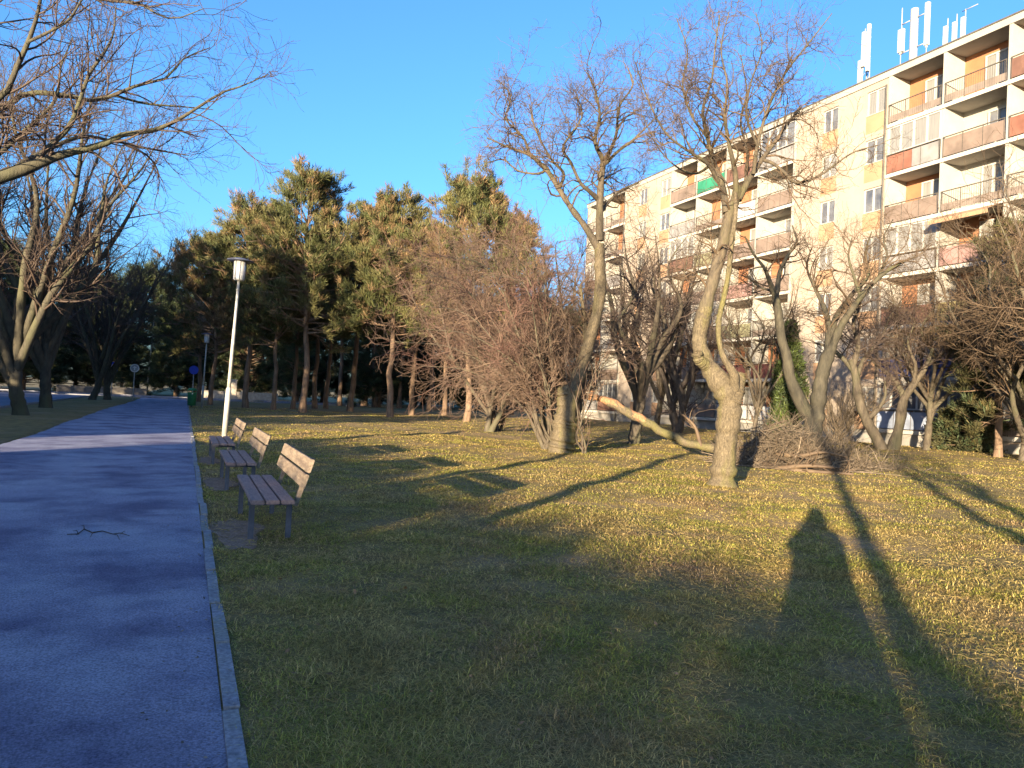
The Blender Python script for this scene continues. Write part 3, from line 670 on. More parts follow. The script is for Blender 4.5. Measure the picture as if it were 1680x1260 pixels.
# darker evergreens that close the view behind the grove and the road
proto = pine('evergreen_tree', 'dark evergreen closing the view behind the grove, leftmost behind the road', (-30, 118, 0), 16, .8, 5.0, np.random.default_rng(50), 'dark evergreens in the far background', k=30, mats=('dgreen', 'dgreen', 'pine1'), dens=1.25, L=.6)
FARP = [(-21, 108, 1.0), (-13, 112, .86), (-6, 118, 1.0), (3, 110, .9), (10, 116, 1.02), (17, 104, .85), (24, 100, .95), (31, 104, 1), (38, 96, .8), (45, 100, .9), (-38, 104, 1.05), (-25, 98, .8), (52, 110, .95), (60, 118, 1), (20, 84, .62), (29, 82, .6),
 (-17, 102, .75), (-9.5, 106, .8), (-1, 104, .72), (7, 102, .7), (13, 98, .62), (26, 90, .6), (35, 88, .66), (-30, 100, .7)]
NM = ['second from the left', 'third from the left', 'straight beyond the path end', 'just right of the path end', 'behind the leftmost pines', 'behind the tallest pine', 'behind the forked pine', 'behind the thin trunked pine', 'behind the rusty topped pine', 'behind the brown shrub', 'at the far left edge', 'beyond the left tree row', 'left of the apartment block end', 'beside the apartment block end', 'low between the pine trunks', 'low behind the brown shrub',
 'low one beyond the second lime trunk', 'low one behind the pale round road sign', 'low one behind the garden wall', 'low one behind the gate pier', 'low one behind the leftmost pine trunk', 'low one behind the two toned pine', 'low one left of the mossy stump', 'low one at the left picture edge']
for q, (x, y, s) in enumerate(FARP):
    dup(proto, (x, y, 0), q*1.7, (s*1.25, s*1.25, s), 'dark evergreen tree in the far background, ' + NM[q])


# ------------------------------------------------------------------ bare trees
rng = np.random.default_rng(7)
# the corkscrew willow in front
b = gnd(1185, 796); W2 = (b.x, b.y, float(hgt(b.x, b.y))); d = (b-EYE).dot(_F)
def T(px, n=18): return trace(px, d, base_, n)
base_ = W2
L2 = [
 T([(1184, 806, 25), (1186, 780, 21), (1190, 735, 18), (1195, 690, 18), (1196, 658, 20), (1180, 627, 16.5), (1160, 598, 13, .1), (1148, 567, 12, .1), (1149, 540, 12, .1), (1157, 508, 11.5), (1160, 497, 9)], 30),
 T([(1197, 668, 17), (1206, 645, 14), (1212, 622, 11, .1), (1215, 613, 8, .12)]),
 T([(1205, 640, 9, -.1), (1203, 612, 7.5, -.25), (1190, 592, 6, -.3), (1181, 565, 5, -.3), (1179, 530, 5, -.3), (1186, 495, 5, -.3), (1195, 450, 5, -.35), (1200, 400, 5, -.3), (1207, 345, 4.5, -.2), (1206, 300, 4)], 24),
 T([(1160, 600, 9), (1147, 590, 9, -.15), (1143, 578, 8, -.2)]),
 T([(1192, 350, 7), (1184, 300, 5.5, .2), (1168, 258, 4.5, .4), (1160, 220, 4, .6), (1153, 180, 3.2, .7), (1168, 130, 2.6, .7), (1173, 80, 2, .7), (1181, 24, 1.4, .8)], 24),
 T([(1180, 300, 4.5, .2), (1160, 268, 3.6, -.1), (1133, 250, 3, -.3), (1094, 220, 2.4, -.6), (1066, 170, 2, -.8), (1042, 102, 1.3, -.9)], 20),
 T([(1208, 330, 6), (1206, 283, 5, -.2), (1196, 236, 4, -.4), (1189, 190, 3.2, -.6), (1193, 137, 2.4, -.7), (1183, 80, 1.8, -.8), (1196, 20, 1.2, -.9)], 22),
 T([(1211, 328, 6.5), (1231, 291, 5.5, .1), (1250, 262, 4.6, .3), (1270, 235, 3.6, .5), (1290, 205, 3, .7), (1312, 180, 2, .9)], 20),
 T([(1236, 285, 4.6), (1243, 236, 3.8, -.2), (1262, 173, 3, -.3), (1290, 118, 2.4, -.4), (1330, 67, 1.8, -.5), (1365, 22, 1.2, -.6)], 22),
 T([(1250, 262, 4, .3), (1268, 268, 3.5, .1), (1288, 284, 3.2, -.1), (1306, 300, 3.2, -.3), (1341, 290, 2.8, -.5), (1369, 271, 2.2, -.6), (1400, 250, 1.8, -.7), (1440, 238, 1.2, -.8)], 22),
 T([(1160, 225, 3.4, .5), (1135, 190, 2.6, .8), (1120, 140, 2.1, 1.0), (1128, 85, 1.6, 1.1), (1110, 30, 1.1, 1.2)], 18),
 T([(1243, 240, 3.4, -.2), (1225, 190, 2.7, -.5), (1232, 135, 2.1, -.8), (1250, 80, 1.6, -.9), (1240, 20, 1.1, -1)], 18),
 T([(1170, 268, 3.6, .4), (1140, 285, 2.6, .8), (1105, 270, 2, 1.1), (1075, 235, 1.6, 1.3), (1055, 190, 1.1, 1.5)], 18),
 T([(1150, 532, 11.3, .1), (1157, 505, 11.3), (1167, 470, 10.5), (1178, 430, 9.5), (1188, 395, 9), (1194, 360, 8.5), (1207, 325, 8), (1210, 305, 6)], 24),
 T([(1205, 330, 4.5, .2), (1222, 300, 3.6, .6), (1226, 250, 3, .9), (1215, 200, 2.4, 1.2), (1225, 150, 1.9, 1.4), (1215, 90, 1.3, 1.5)], 18),
]
N2 = max(len(q) for q in L2)
def rs_(ls, n): return [smooth(q, n) for q in ls]
WIL = [dict(sel=slice(4, None), per=None, dens=5.2, L=1.05, ang=.65, curl=.20, up=.05, n=11, t0=.18, rr=.55, rmax=.03, rend=.0045),
       dict(per=None, dens=6.2, L=.62, ang=.75, curl=.26, up=.03, n=8, t0=.2, rr=.6, rmax=.012, rend=.003),
       dict(per=None, dens=8, L=.36, ang=.7, curl=.22, up=.02, n=6, t0=.25, rr=.6, rmax=.007, rend=.0028)]
bare_tree('corkscrew_willow', 'curly bare willow with a thick pale forked trunk, nearest tree on the lawn', 'tree', W2, rs_(L2, 28), WIL, M['bark_moss'], M['twig_w'], np.random.default_rng(21), 'corkscrew willows on the lawn', limb_sides=14, extra=4)

# the corkscrew willow whose limb broke off
b = gnd(922, 745); W1 = (b.x, b.y, float(hgt(b.x, b.y))); d = (b-EYE).dot(_F); base_ = W1
L1 = [
 T([(918, 752, 26), (921, 735, 21), (926, 705, 19), (930, 670, 18), (931, 645, 17), (928, 632, 15)]),
 T([(930, 690, 12, -.2), (938, 655, 11.5, -.2), (946, 625, 11, -.1), (957, 595, 10.5), (967, 560, 10), (978, 520, 9), (985, 475, 8.5), (984, 430, 8), (984, 400, 7.5)], 26),
 T([(934, 705, 9, .3), (948, 670, 7, .5), (957, 620, 6, .6), (962, 570, 5, .7), (958, 520, 4, .7), (952, 470, 3, .7)], 20),
 T([(982, 408, 7), (976, 398, 6), (960, 372, 5.4, .2), (936, 340, 5, .4), (917, 310, 4.6, .6), (897, 279, 4, .8), (868, 254, 3.2, 1.0), (838, 243, 2.4, 1.2), (799, 226, 1.6, 1.4)], 26),
 T([(917, 310, 3.4, .6), (925, 285, 3, .3), (905, 262, 2.4, 0), (880, 215, 2, -.3), (868, 170, 1.3, -.5)], 18),
 T([(984, 395, 7), (984, 335, 6), (987, 287, 5, .1), (989, 262, 4.6), (976, 233, 3.6, -.3), (984, 190, 2.9, -.5), (976, 148, 2.1, -.8), (962, 118, 1.3, -1)], 24),
 T([(980, 326, 4.6), (965, 312, 4, -.3), (952, 300, 3.4, -.5), (936, 266, 3, -.8), (923, 244, 2.6, -1.1), (938, 218, 2.2, -1.3), (955, 190, 1.7, -1.4), (945, 150, 1.1, -1.6)], 24),
 T([(988, 275, 4.4), (1000, 250, 3.6, .3), (1011, 220, 3, .5), (1016, 175, 2.4, .8), (1038, 140, 1.8, 1.0), (1030, 110, 1.1, 1.1)], 20),
 T([(994, 268, 3.6), (1012, 250, 3, -.3), (1038, 230, 2.4, -.6), (1066, 203, 1.8, -.9), (1085, 185, 1.1, -1.1)], 18),
 T([(897, 279, 3, .8), (880, 285, 2.4, 1.2), (850, 280, 2, 1.6), (825, 262, 1.6, 1.9), (800, 268, 1, 2.1)], 18),
 T([(870, 255, 2.8, 1), (858, 225, 2.4, .7), (830, 195, 1.9, .4), (838, 160, 1.5, .2), (822, 135, 1, 0)], 18),
 T([(984, 350, 4, 0), (1000, 330, 3, .6), (1020, 312, 2.4, 1), (1048, 300, 1.6, 1.4)], 14),
]
W1L = [dict(sel=slice(2, None), per=None, dens=5.0, L=1.45, ang=.65, curl=.22, up=.05, n=11, t0=.2, rr=.55, rmax=.035, rend=.005),
       dict(per=None, dens=4.6, L=.75, ang=.75, curl=.26, up=.02, n=8, t0=.2, rr=.6, rmax=.014, rend=.0035),
       dict(per=None, dens=6.5, L=.44, ang=.7, curl=.22, up=.01, n=6, t0=.25, rr=.6, rmax=.008, rend=.0038)]
bare_tree('corkscrew_willow', 'tall curly bare willow with a mossy broken stump, behind the fallen limb', 'tree', W1, rs_(L1, 26), W1L, M['bark_moss'], M['twig_w'], np.random.default_rng(22), 'corkscrew willows on the lawn', limb_sides=12, extra=3)

# the limb that broke off it, lying towards the heap of twigs
fb = at(1040, 690, 24); fbase = (fb.x, fb.y, 0)
fl = trace([(958, 648, 6.5, 24.2), (975, 652, 7.5, 24.1), (1000, 660, 8, 24.0), (1040, 683, 8.5, 23.9), (1085, 707, 8.5, 23.9), (1130, 727, 8, 23.8), (1180, 739, 8, 23.6), (1240, 752, 7, 23.4), (1300, 762, 5, 23.2), (1350, 764, 3.5, 23), (1390, 760, 2, 22.8)], 0, fbase, 40)
ft = thing('fallen_limb', 'broken mossy limb with a raw orange end slanting from the willow stump to the ground', 'fallen branch', fbase)
fl[:, 3] *= .82; fl[:6, 3] *= np.array([.35, .55, .7, .85, .95, 1.0]); fl[:, :3] += np.random.default_rng(8).normal(size=(40, 3))*.018
P, Rr = stack([fl]); v, f = tubes(P, Rr*(1+.08*np.random.default_rng(2).normal(size=Rr.shape)), 14); v = v+np.random.default_rng(6).normal(size=v.shape)*.006
MB().add(v, f, 0, True).build('limb', M['bark_moss'], ft)
e = fl[0, :3]; dr = norm(fl[0, :3]-fl[2, :3]); sp = MB(); rg = np.random.default_rng(3)
for q in range(16):
    o_ = rg.normal(size=3)*.045; L = .05+.45*rg.random()**1.5; st = e - dr*.35 + o_*1.1
    sp.tube([st, st+dr*(.35+L*.4), st+dr*(.35+L)+rg.normal(size=3)*.02], [.04, .024, .003], 5)
st = fl[:11].copy(); st[:, 3] = st[:, 3]*np.linspace(1.08, .95, 11); st[:, 2] += np.linspace(0, .02, 11)
P, Rr = stack([st]); v, f = tubes(P, Rr*(1+.10*np.random.default_rng(5).normal(size=Rr.shape)), 11); v = v+np.random.default_rng(7).normal(size=v.shape)*.012; sp.add(v, f, 0, True)
sp.build('torn_end', M['wood_raw'], ft)
fs = []
for px in ([(1150, 733, 4, 23.7), (1140, 700, 2.5, 23.9), (1120, 680, 1.5, 24)], [(1240, 752, 6, 23.4), (1270, 745, 4.5, 22.6), (1310, 748, 3.5, 22.0), (1350, 742, 2.5, 21.7), (1390, 750, 1.5, 21.5)], [(1210, 746, 6, 23.5), (1245, 760, 5.5, 22.4), (1290, 770, 4.5, 21.5), (1340, 774, 3.5, 21.1), (1400, 778, 2, 20.8)], [(1230, 752, 5, 23.3), (1268, 768, 4.5, 21.8), (1320, 764, 3.6, 21.2), (1380, 768, 2, 20.9)], [(1200, 742, 4, 23.5), (1235, 725, 3, 24), (1262, 700, 2, 24.2), (1290, 690, 1.2, 24.3)]):
    fs.append(trace(px, 0, fbase, 16))
P, Rr = stack(fs); v, f = tubes(P, Rr, 7); fm = MB().add(v, f, 0, True)
q1 = sprout(P, Rr, None, .9, .7, .2, .05, 8, np.random.default_rng(4), dens=4, rmax=.02, rend=.004); v, f = tubes(*q1, 4); fm.add(v, f, 0, True)
fm.build('side_branch', M['twig_w'], ft)

# heap of cut twigs
hc = gnd(1335, 772); hb = (hc.x+.3, hc.y+1.2, 0)
def heap():
    r = np.random.default_rng(9); K = 2600; n = 8
    a = np.array([CR.x, CR.y]); a /= np.linalg.norm(a); c = np.array([-a[1], a[0]])       # along the picture, and away
    u = np.clip(r.normal(size=K)*1.1+.35, -1.9, 3.0); w = np.clip(r.normal(size=K)*.62, -1.4, 1.6)
    top = (1.25*np.exp(-((u+.35)/.72)**2)+.40*np.exp(-((u-1.0)/.9)**2))*np.exp(-(w/.85)**2)+.10+.10*np.sin(u*5)*np.sin(w*6+1)
    z = top*r.random(K)**1.15
    dirn = np.stack([r.normal(size=K)+.9*np.sign(r.normal(size=K)+.8), r.normal(size=K)*.6, r.normal(size=K)*.62+.22], -1)
    dd = norm(dirn[:, :1]*np.append(a, 0)+dirn[:, 1:2]*np.append(c, 0)+dirn[:, 2:]*np.array([0, 0, 1]))
    L = .5+1.3*r.random(K)**1.4; L[:60] *= 1.7; p = u[:, None]*np.append(a, 0)+w[:, None]*np.append(c, 0); p[:, 2] = z; p -= dd*(L/2)[:, None]
    P = np.zeros((K, n, 3)); P[:, 0] = p; cv = r.normal(size=(K, 3))*.16
    for k in range(1, n):
        dd = norm(dd+cv+r.normal(size=(K, 3))*.08); P[:, k] = P[:, k-1]+dd*(L/(n-1))[:, None]
    P[:, :, 2] = np.maximum(P[:, :, 2], .01+.05*r.random((K, 1)))
    Rr = np.linspace(1, .4, n)[None]*(.0055+.017*r.random(K)**4)[:, None]
    mb = MB(); v, f = tubes(P, Rr, 4); mb.add(v, f, 0, True)
    q = sprout(P, Rr, 2, .4, .7, .2, .03, 5, r, rr=.7, rend=.003); q[0][:, :, 2] = np.maximum(q[0][:, :, 2], .012); v, f = tubes(*q, 3); mb.add(v, f, 0, True)
    o = mb.build('brushwood_heap', M['twig_p']); o.location = hb
    tag(o, 'low heap of cut brown twigs and branches piled on the lawn', 'brushwood')
heap()

# ---- tree with a V shaped trunk behind the twig heap
b = at(1333, 742, 27); b.z = 0; V3 = (b.x, b.y, 0.05); d = (b-EYE).dot(_F); base_ = V3
L3 = [
 T([(1334, 745, 17), (1333, 715, 14), (1330, 690, 12), (1318, 668, 10.5), (1305, 642, 9.5), (1295, 615, 8.5), (1291, 585, 8), (1282, 555, 7.5), (1277, 512, 7), (1272, 490, 6.5)], 24),
 T([(1333, 715, 13), (1338, 690, 12), (1342, 660, 12), (1346, 630, 11.5), (1354, 595, 10.5), (1364, 570, 9)], 20),
 T([(1272, 490, 5.5), (1276, 468, 4.6, .2), (1280, 444, 3.8, .4), (1292, 420, 3, .6), (1307, 397, 2.2, .8), (1300, 370, 1.6, 1)], 18),
 T([(1273, 492, 5), (1262, 460, 4, -.3), (1254, 440, 3.2, -.5), (1236, 416, 2.4, -.7), (1222, 388, 1.6, -1)], 18),
 T([(1277, 505, 4), (1268, 480, 3, .5), (1245, 470, 2.2, .9), (1225, 452, 1.4, 1.2)], 14),
 T([(1358, 585, 6), (1359, 550, 5, .2), (1358, 525, 4.5, .4), (1350, 500, 4, .6), (1336, 470, 3, .8), (1324, 440, 2.2, 1), (1330, 410, 1.5, 1.2)], 18),
 T([(1364, 572, 7), (1380, 535, 6, -.2), (1395, 512, 5.4, -.4), (1412, 487, 4.8, -.6), (1440, 457, 4, -.8), (1470, 435, 3, -1), (1505, 420, 1.8, -1.2)], 22),
 T([(1362, 572, 6), (1368, 530, 5, .4), (1382, 505, 4.4, .6), (1402, 478, 3.8, .8), (1425, 452, 3, 1), (1420, 415, 2.2, 1.2), (1430, 380, 1.4, 1.4)], 20),
 T([(1412, 487, 3.6, -.6), (1400, 450, 2.8, -.3), (1392, 420, 2.2, 0), (1398, 390, 1.4, .3)], 14),
 T([(1440, 457, 3, -.8), (1455, 420, 2.4, -.4), (1450, 390, 1.8, 0), (1465, 360, 1.2, .3)], 14),
]
TL3 = [dict(sel=slice(2, None), per=None, dens=4.4, L=1.45, ang=.7, curl=.17, up=.04, n=10, t0=.15, rr=.55, rmax=.035, rend=.005),
       dict(per=None, dens=5.4, L=.8, ang=.75, curl=.2, up=.02, n=8, t0=.2, rr=.6, rmax=.014, rend=.0035),
       dict(per=None, dens=4.2, L=.45, ang=.7, curl=.18, up=.01, n=5, t0=.25, rr=.6, rmax=.007, rend=.003)]
bare_tree('bare_tree', 'bare tree with a V shaped trunk rising behind the twig heap', 'tree', V3, rs_(L3, 24), TL3, M['bark_lime'], M['twig_w'], np.random.default_rng(23), 'bare trees on the lawn', limb_sides=10)

# ---- dark bare tree right of the heap
b = gnd(1457, 746); V4 = (b.x, b.y, float(hgt(b.x, b.y))); d = (b-EYE).dot(_F); base_ = V4
L4 = [
 T([(1452, 752, 11), (1440, 722, 9), (1422, 690, 8), (1409, 655, 7.5), (1404, 618, 6.5), (1396, 590, 5)], 20),
 T([(1460, 752, 11), (1470, 720, 9), (1477, 690, 8), (1482, 658, 7), (1498, 632, 5.5), (1518, 603, 4), (1530, 572, 2.8)], 20),
 T([(1482, 662, 5.5), (1478, 640, 4.5, .2), (1462, 618, 3.6, .4), (1440, 600, 2.8, .6), (1420, 580, 1.8, .8)], 16),
 T([(1422, 688, 5), (1440, 672, 3.6, -.2), (1452, 650, 2.6, -.4), (1452, 625, 1.8, -.6)], 14),
 T([(1403, 612, 5), (1385, 590, 4, .2), (1360, 570, 3, .5), (1335, 562, 2, .8)], 16),
 T([(1400, 600, 4.6), (1408, 565, 4, -.2), (1400, 530, 3.2, -.5), (1412, 495, 2.2, -.8), (1405, 465, 1.4, -1)], 18),
 T([(1405, 620, 4.4), (1420, 585, 3.4, .5), (1445, 555, 2.8, 1), (1460, 520, 2, 1.3), (1480, 490, 1.2, 1.5)], 18),
 T([(1498, 632, 4), (1502, 600, 3, -.4), (1490, 565, 2.2, -.8), (1500, 530, 1.4, -1)], 16),
 T([(1518, 603, 3), (1545, 580, 2.4, .4), (1570, 560, 1.8, .8), (1590, 530, 1.2, 1)], 16),
]
TL4 = [dict(sel=slice(2, None), per=None, dens=4.6, L=1.6, ang=.75, curl=.18, up=.03, n=9, t0=.12, rr=.55, rmax=.03, rend=.006),
       dict(per=None, dens=4.8, L=.9, ang=.75, curl=.2, up=.02, n=7, t0=.2, rr=.6, rmax=.014, rend=.005),
       dict(per=None, dens=3.6, L=.5, ang=.7, curl=.18, up=.01, n=5, t0=.25, rr=.6, rmax=.008, rend=.004)]
bare_tree('bare_tree', 'low bare tree with twin leaning trunks at the right end of the twig heap', 'tree', V4, rs_(L4, 22), TL4, M['bark'], M['twig_d'], np.random.default_rng(24), 'bare trees on the lawn', limb_sides=9)

# ---- dark dense trees between the two willows
def radial_limbs(rng, n, H0, H1, spread, r0, lean=(0, 0), nst=1, sweep=.6, npt=20, crook=.10, up=.05):
    """nst stems from the ground forking into n limbs; returns limbs relative to base"""
    out = []
    for s in range(nst):
        a = rng.random()*6.28; off = np.array([math.cos(a), math.sin(a), 0])*(.25 if nst > 1 else 0)*rng.random()
        tip = off + np.array([lean[0]+rng.normal()*.25, lean[1]+rng.normal()*.25, H0*(.85+.3*rng.random())])
        mid = (off+tip)/2 + rng.normal(size=3)*.12*np.array([1, 1, 0])
        rr = r0/math.sqrt(nst)
        st = smooth([(*off[:2], -.15, rr*1.5), (*(off*.9+mid*.1)[:2], mid[2]*.12, rr*1.1), (*mid, rr*.92), (*tip, rr*.8)], npt); out.append(st)
        k = max(1, n//nst)
        for q in range(k):
            az = 2*math.pi*(q+rng.random()*.7)/k + s; t = .45+.55*rng.random() if q else 1.0
            p0 = st[int(t*(npt-1))]; sp = spread*(.55+.6*rng.random()); top = H1*(.75+.3*rng.random())
            pts = [(p0[0], p0[1], p0[2], p0[3]*.75)]
            for u in (.25, .5, .75, 1):
                h = p0[2]+(top-p0[2])*u**.85; w = sp*u**sweep
                pts.append((p0[0]+math.cos(az)*w+rng.normal()*crook*top*.25, p0[1]+math.sin(az)*w+rng.normal()*crook*top*.25, h, p0[3]*.75*(1-u)+.012))
            out.append(smooth(pts, npt))
    return out
def gen_tree(name, label, loc, rng, H0, H1, spread, r0, levels, bark, twig, group, n=9, nst=1, sweep=.6, lean=(0, 0), crook=.1, sides=8, cat='tree', skip=None):
    L = radial_limbs(rng, n, H0, H1, spread, r0, lean, nst, sweep, crook=crook)
    return bare_tree(name, label, cat, loc, L, levels, bark, twig, rng, group, limb_sides=sides)
DL = [dict(per=None, dens=2.6, L=1.6, ang=.7, curl=.17, up=.05, n=9, t0=.25, rr=.55, rmax=.035, rend=.006),
      dict(per=None, dens=3.4, L=.9, ang=.75, curl=.2, up=.03, n=7, t0=.2, rr=.6, rmax=.016, rend=.005),
      dict(per=None, dens=2.4, L=.5, ang=.7, curl=.18, up=.01, n=5, t0=.25, rr=.6, rmax=.009, rend=.004)]
p = gnd(1040, 731)
gen_tree('bare_tree', 'crooked bare tree behind the fallen limb, left of the nearest willow', (p.x, p.y, 0), np.random.default_rng(31), 2.6, 8.6, 2.4, .24, DL, M['bark'], M['twig_d'], 'bare trees on the lawn', n=9, sweep=.7, crook=.16)
p = gnd(1112, 716)
gen_tree('bare_tree', 'dark bushy bare tree just left of the nearest willow trunk', (p.x, p.y, 0), np.random.default_rng(32), 3.0, 9.6, 3.0, .30, DL, M['bark_dark'], M['twig_d'], 'bare trees on the lawn', n=12, nst=2, sweep=.7, crook=.13)
p = at(1235, 705, 38); 
gen_tree('bare_tree', 'slim bare tree close to the facade between willow trunk and columnar thuja', (p.x, p.y, 0.1), np.random.default_rng(33), 2.6, 8.5, 2.2, .12, DL, M['bark'], M['twig_w'], 'bare trees on the lawn', n=8, sweep=.7, crook=.15)
p = at(1075, 705, 46)
gen_tree('bare_tree', 'tall thin bare tree before the far end of the apartment block', (p.x, p.y, 0.1), np.random.default_rng(34), 3.2, 13.5, 3.2, .18, DL, M['bark'], M['twig_w'], 'bare trees on the lawn', n=10, sweep=.75, crook=.1)

# ---- big brown shrub and its neighbours
SL = [dict(per=None, dens=3.4, L=1.5, ang=.7, curl=.15, up=-.02, n=8, t0=.22, rr=.6, rmax=.03, rend=.006),
      dict(per=None, dens=4.6, L=.85, ang=.75, curl=.17, up=.0, n=6, t0=.15, rr=.65, rmax=.014, rend=.0048),
      dict(per=None, dens=3.4, L=.48, ang=.65, curl=.13, up=.01, n=4, t0=.2, rr=.7, rmax=.008, rend=.004)]
b = gnd(905, 738); S1 = (b.x, b.y, 0.0); d = (b-EYE).dot(_F); base_ = S1
rs = np.random.default_rng(41)
LS = []
for (tx, ty, r, dd) in ((640, 560, 5, 1.0), (660, 500, 5, -.6), (690, 450, 5.5, 1.5), (720, 420, 5.5, -1.2), (770, 405, 5, .6), (810, 395, 5, -1.6), (850, 400, 5, 1.8), (880, 400, 5, -.8), (915, 395, 4.5, 1.2), (700, 540, 4, -2.0), (740, 480, 4, 2.4), (800, 450, 4, -2.4), (860, 470, 4, 2.4), (930, 450, 4, -1.5), (955, 480, 3.5, .5), (690, 600, 3.5, .4), (1000, 520, 3.5, 1.0), (1010, 580, 3, -.5), (760, 560, 3.4, 1.6), (840, 560, 3.4, -2)):
    bx = 882+rs.random()*42; mx = bx+(tx-bx)*.26; my = 738+(ty-738)*.56
    r *= .62; LS.append(T([(bx, 742, r*1.25), (bx+(mx-bx)*.5, 700, r*1.1, dd*.2), (mx+rs.normal()*8, my, r*.9, dd*.5), (bx+(tx-bx)*.62+rs.normal()*9, 738+(ty-738)*.93, r*.55, dd*.8), (tx, ty, r*.25, dd)], 22))
bare_tree('large_shrub', 'large brown many stemmed shrub with arching twigs, left of the mossy stump', 'shrub', S1, LS, SL, M['bark'], M['twig_s'], np.random.default_rng(42), 'leafless shrubs', limb_sides=6)
p = at(800, 690, 37)
gen_tree('bare_tree', 'rounded reddish brown bare tree crowded behind the large brown shrub', (p.x, p.y, 0), np.random.default_rng(43), 1.8, 9.6, 4.6, .24, SL, M['bark'], M['twig_s'], 'bare trees on the lawn', n=16, nst=3, sweep=.6, crook=.08)
p = gnd(815, 708)
SS = [dict(per=None, dens=3.4, L=.9, ang=.4, curl=.08, up=.05, n=6, t0=.2, rr=.6, rmax=.012, rend=.005), dict(per=None, dens=2.6, L=.5, ang=.5, curl=.1, up=.04, n=4, t0=.2, rr=.7, rmax=.008, rend=.004)]
gen_tree('upright_shrub', 'small fan shaped bare shrub between pine trunks and the large brown shrub', (p.x, p.y, 0), np.random.default_rng(44), .8, 4.1, 1.7, .16, SS, M['twig_p'], M['twig_p'], 'leafless shrubs', n=34, nst=9, sweep=.9, crook=.05, sides=5, cat='shrub')
p = gnd(960, 747)
gen_tree('sapling', 'thin bare sapling just right of the mossy stump', (p.x, p.y, 0), np.random.default_rng(45), 1.1, 3.4, .8, .075, SS, M['bark'], M['twig_s'], 'leafless shrubs', n=6, nst=3, sweep=.8, crook=.08, sides=6, cat='sapling')
p = at(1375, 715, 36)
gen_tree('low_shrub', 'low bare shrub against the facade behind the twig heap', (p.x, p.y, 0.1), np.random.default_rng(46), .5, 2.6, 1.9, .12, SS, M['twig_p'], M['twig_p'], 'leafless shrubs', n=40, nst=10, sweep=.8, crook=.06, sides=5, cat='shrub')

# ---- columnar thuja, drooping conifer and the trees at the right edge
def leafy(name, label, cat, loc, H, prof, rng, n, L, w, mats, k=16, trunk=None, droop=0, group=None, spread=.6, core=None):
    t = thing(name, label, cat, loc, group)
    z = rng.random(n)**.85; rad = np.interp(z, *prof)*(.45+.55*rng.random(n)**.5)*(1+.18*np.sin(9*z+rng.random()*6)); a = rng.random(n)*6.28
    rad *= 1+.22*np.sin(3*a+7*z)+.12*np.sin(7*a-11*z)
    c = np.stack([rad*np.cos(a), rad*np.sin(a), z*H], -1); dr = norm(np.stack([np.cos(a), np.sin(a), np.full(n, .9-droop)], -1))
    V, F, mm = clumps(c, dr, rng, k, L, w, spread, (rng.random(n)*len(mats)*.999).astype(int))
    tb = MB().tube([(0, 0, -.2), (0.02, 0.03, H*.4), (0, 0, H*.95)], trunk or (.16, .11, .02), 8)
    nb = 40; zz = .12+.8*rng.random(nb); aa = rng.random(nb)*6.28; ln = np.interp(zz, *prof)*.85
    P = np.stack([np.stack([np.cos(aa)*ln*s, np.sin(aa)*ln*s, zz*H+(.25-droop*.6)*ln*s*(1.3-s)], -1) for s in np.linspace(0, 1, 5)], 1)
    v, f = tubes(P, np.linspace(1, .3, 5)[None]*np.full((nb, 1), .03), 4); tb.add(v, f, 0, True); tb.build('trunk', M['bark_pine'], t)
    o = MB(); o.add(V, []); o.f.append((F, mm, False)); o.build('crown', [M[q] for q in mats], t)
    return t
p = at(1291, 700, 38)
leafy('columnar_thuja', 'narrow green columnar thuja standing close to the facade', 'thuja', (p.x, p.y, 0.1), at(1291, 535, 38).z, ([0, .1, .5, .8, 1], [.55, .72, .62, .35, .03]), np.random.default_rng(51), 900, .26, .03, ['thuja', 'thuja', 'dgreen'], 18, droop=-.8)
p = gnd(1637, 757)
pine('drooping_conifer', 'dark drooping conifer with yellowish boughs before the right part of the facade', (p.x, p.y, float(hgt(p.x, p.y))), 9.2, 1.2, 2.5, np.random.default_rng(52), 'conifers by the facade', (.3, 0), 24, brown=.35, dens=.95, mats=('dgreen', 'spruce', 'spruce'), L=.42)
p = at(1690, 750, 30)
gen_tree('bare_tree', 'twiggy bare tree tangled with the drooping conifer at the right edge', (p.x, p.y, 0.1), np.random.default_rng(53), 2.2, 8.6, 3.6, .22, [dict(DL[0], dens=3.6), dict(DL[1], dens=4.6), dict(DL[2], dens=3.4)], M['bark'], M['twig_w'], 'bare trees on the lawn', n=12, nst=2, sweep=.65, crook=.12)
p = at(1790, 760, 24)
gen_tree('bare_tree', 'bare tree outside the right edge reaching its twigs before the upper balconies', (p.x, p.y, 0.1), np.random.default_rng(54), 3.0, 10.8, 4.2, .2, [dict(DL[0], dens=3.6), dict(DL[1], dens=4.6), dict(DL[2], dens=3.4)], M['bark'], M['twig_w'], 'bare trees on the lawn', n=11, sweep=.65, crook=.12)
p = at(1585, 715, 36)
leafy('yew_bush', 'dark green bush against the building base beside the drooping conifer', 'bush', (p.x, p.y, 0.1), 2.4, ([0, .3, .8, 1], [1.3, 1.5, 1.0, .1]), np.random.default_rng(55), 500, .25, .03, ['dgreen', 'spruce'], 18, droop=.2, trunk=(.06, .05, .01))

p = at(1520, 716, 35)
gen_tree('bare_tree', 'spreading bare tree close to the right loggias, left of the drooping conifer', (p.x, p.y, 0.1), np.random.default_rng(56), 2.8, 8.8, 3.0, .15, [dict(DL[0], dens=3.2), dict(DL[1], dens=4.2), dict(DL[2], dens=3.0)], M['bark'], M['twig_w'], 'bare trees on the lawn', n=9, sweep=.7, crook=.14)

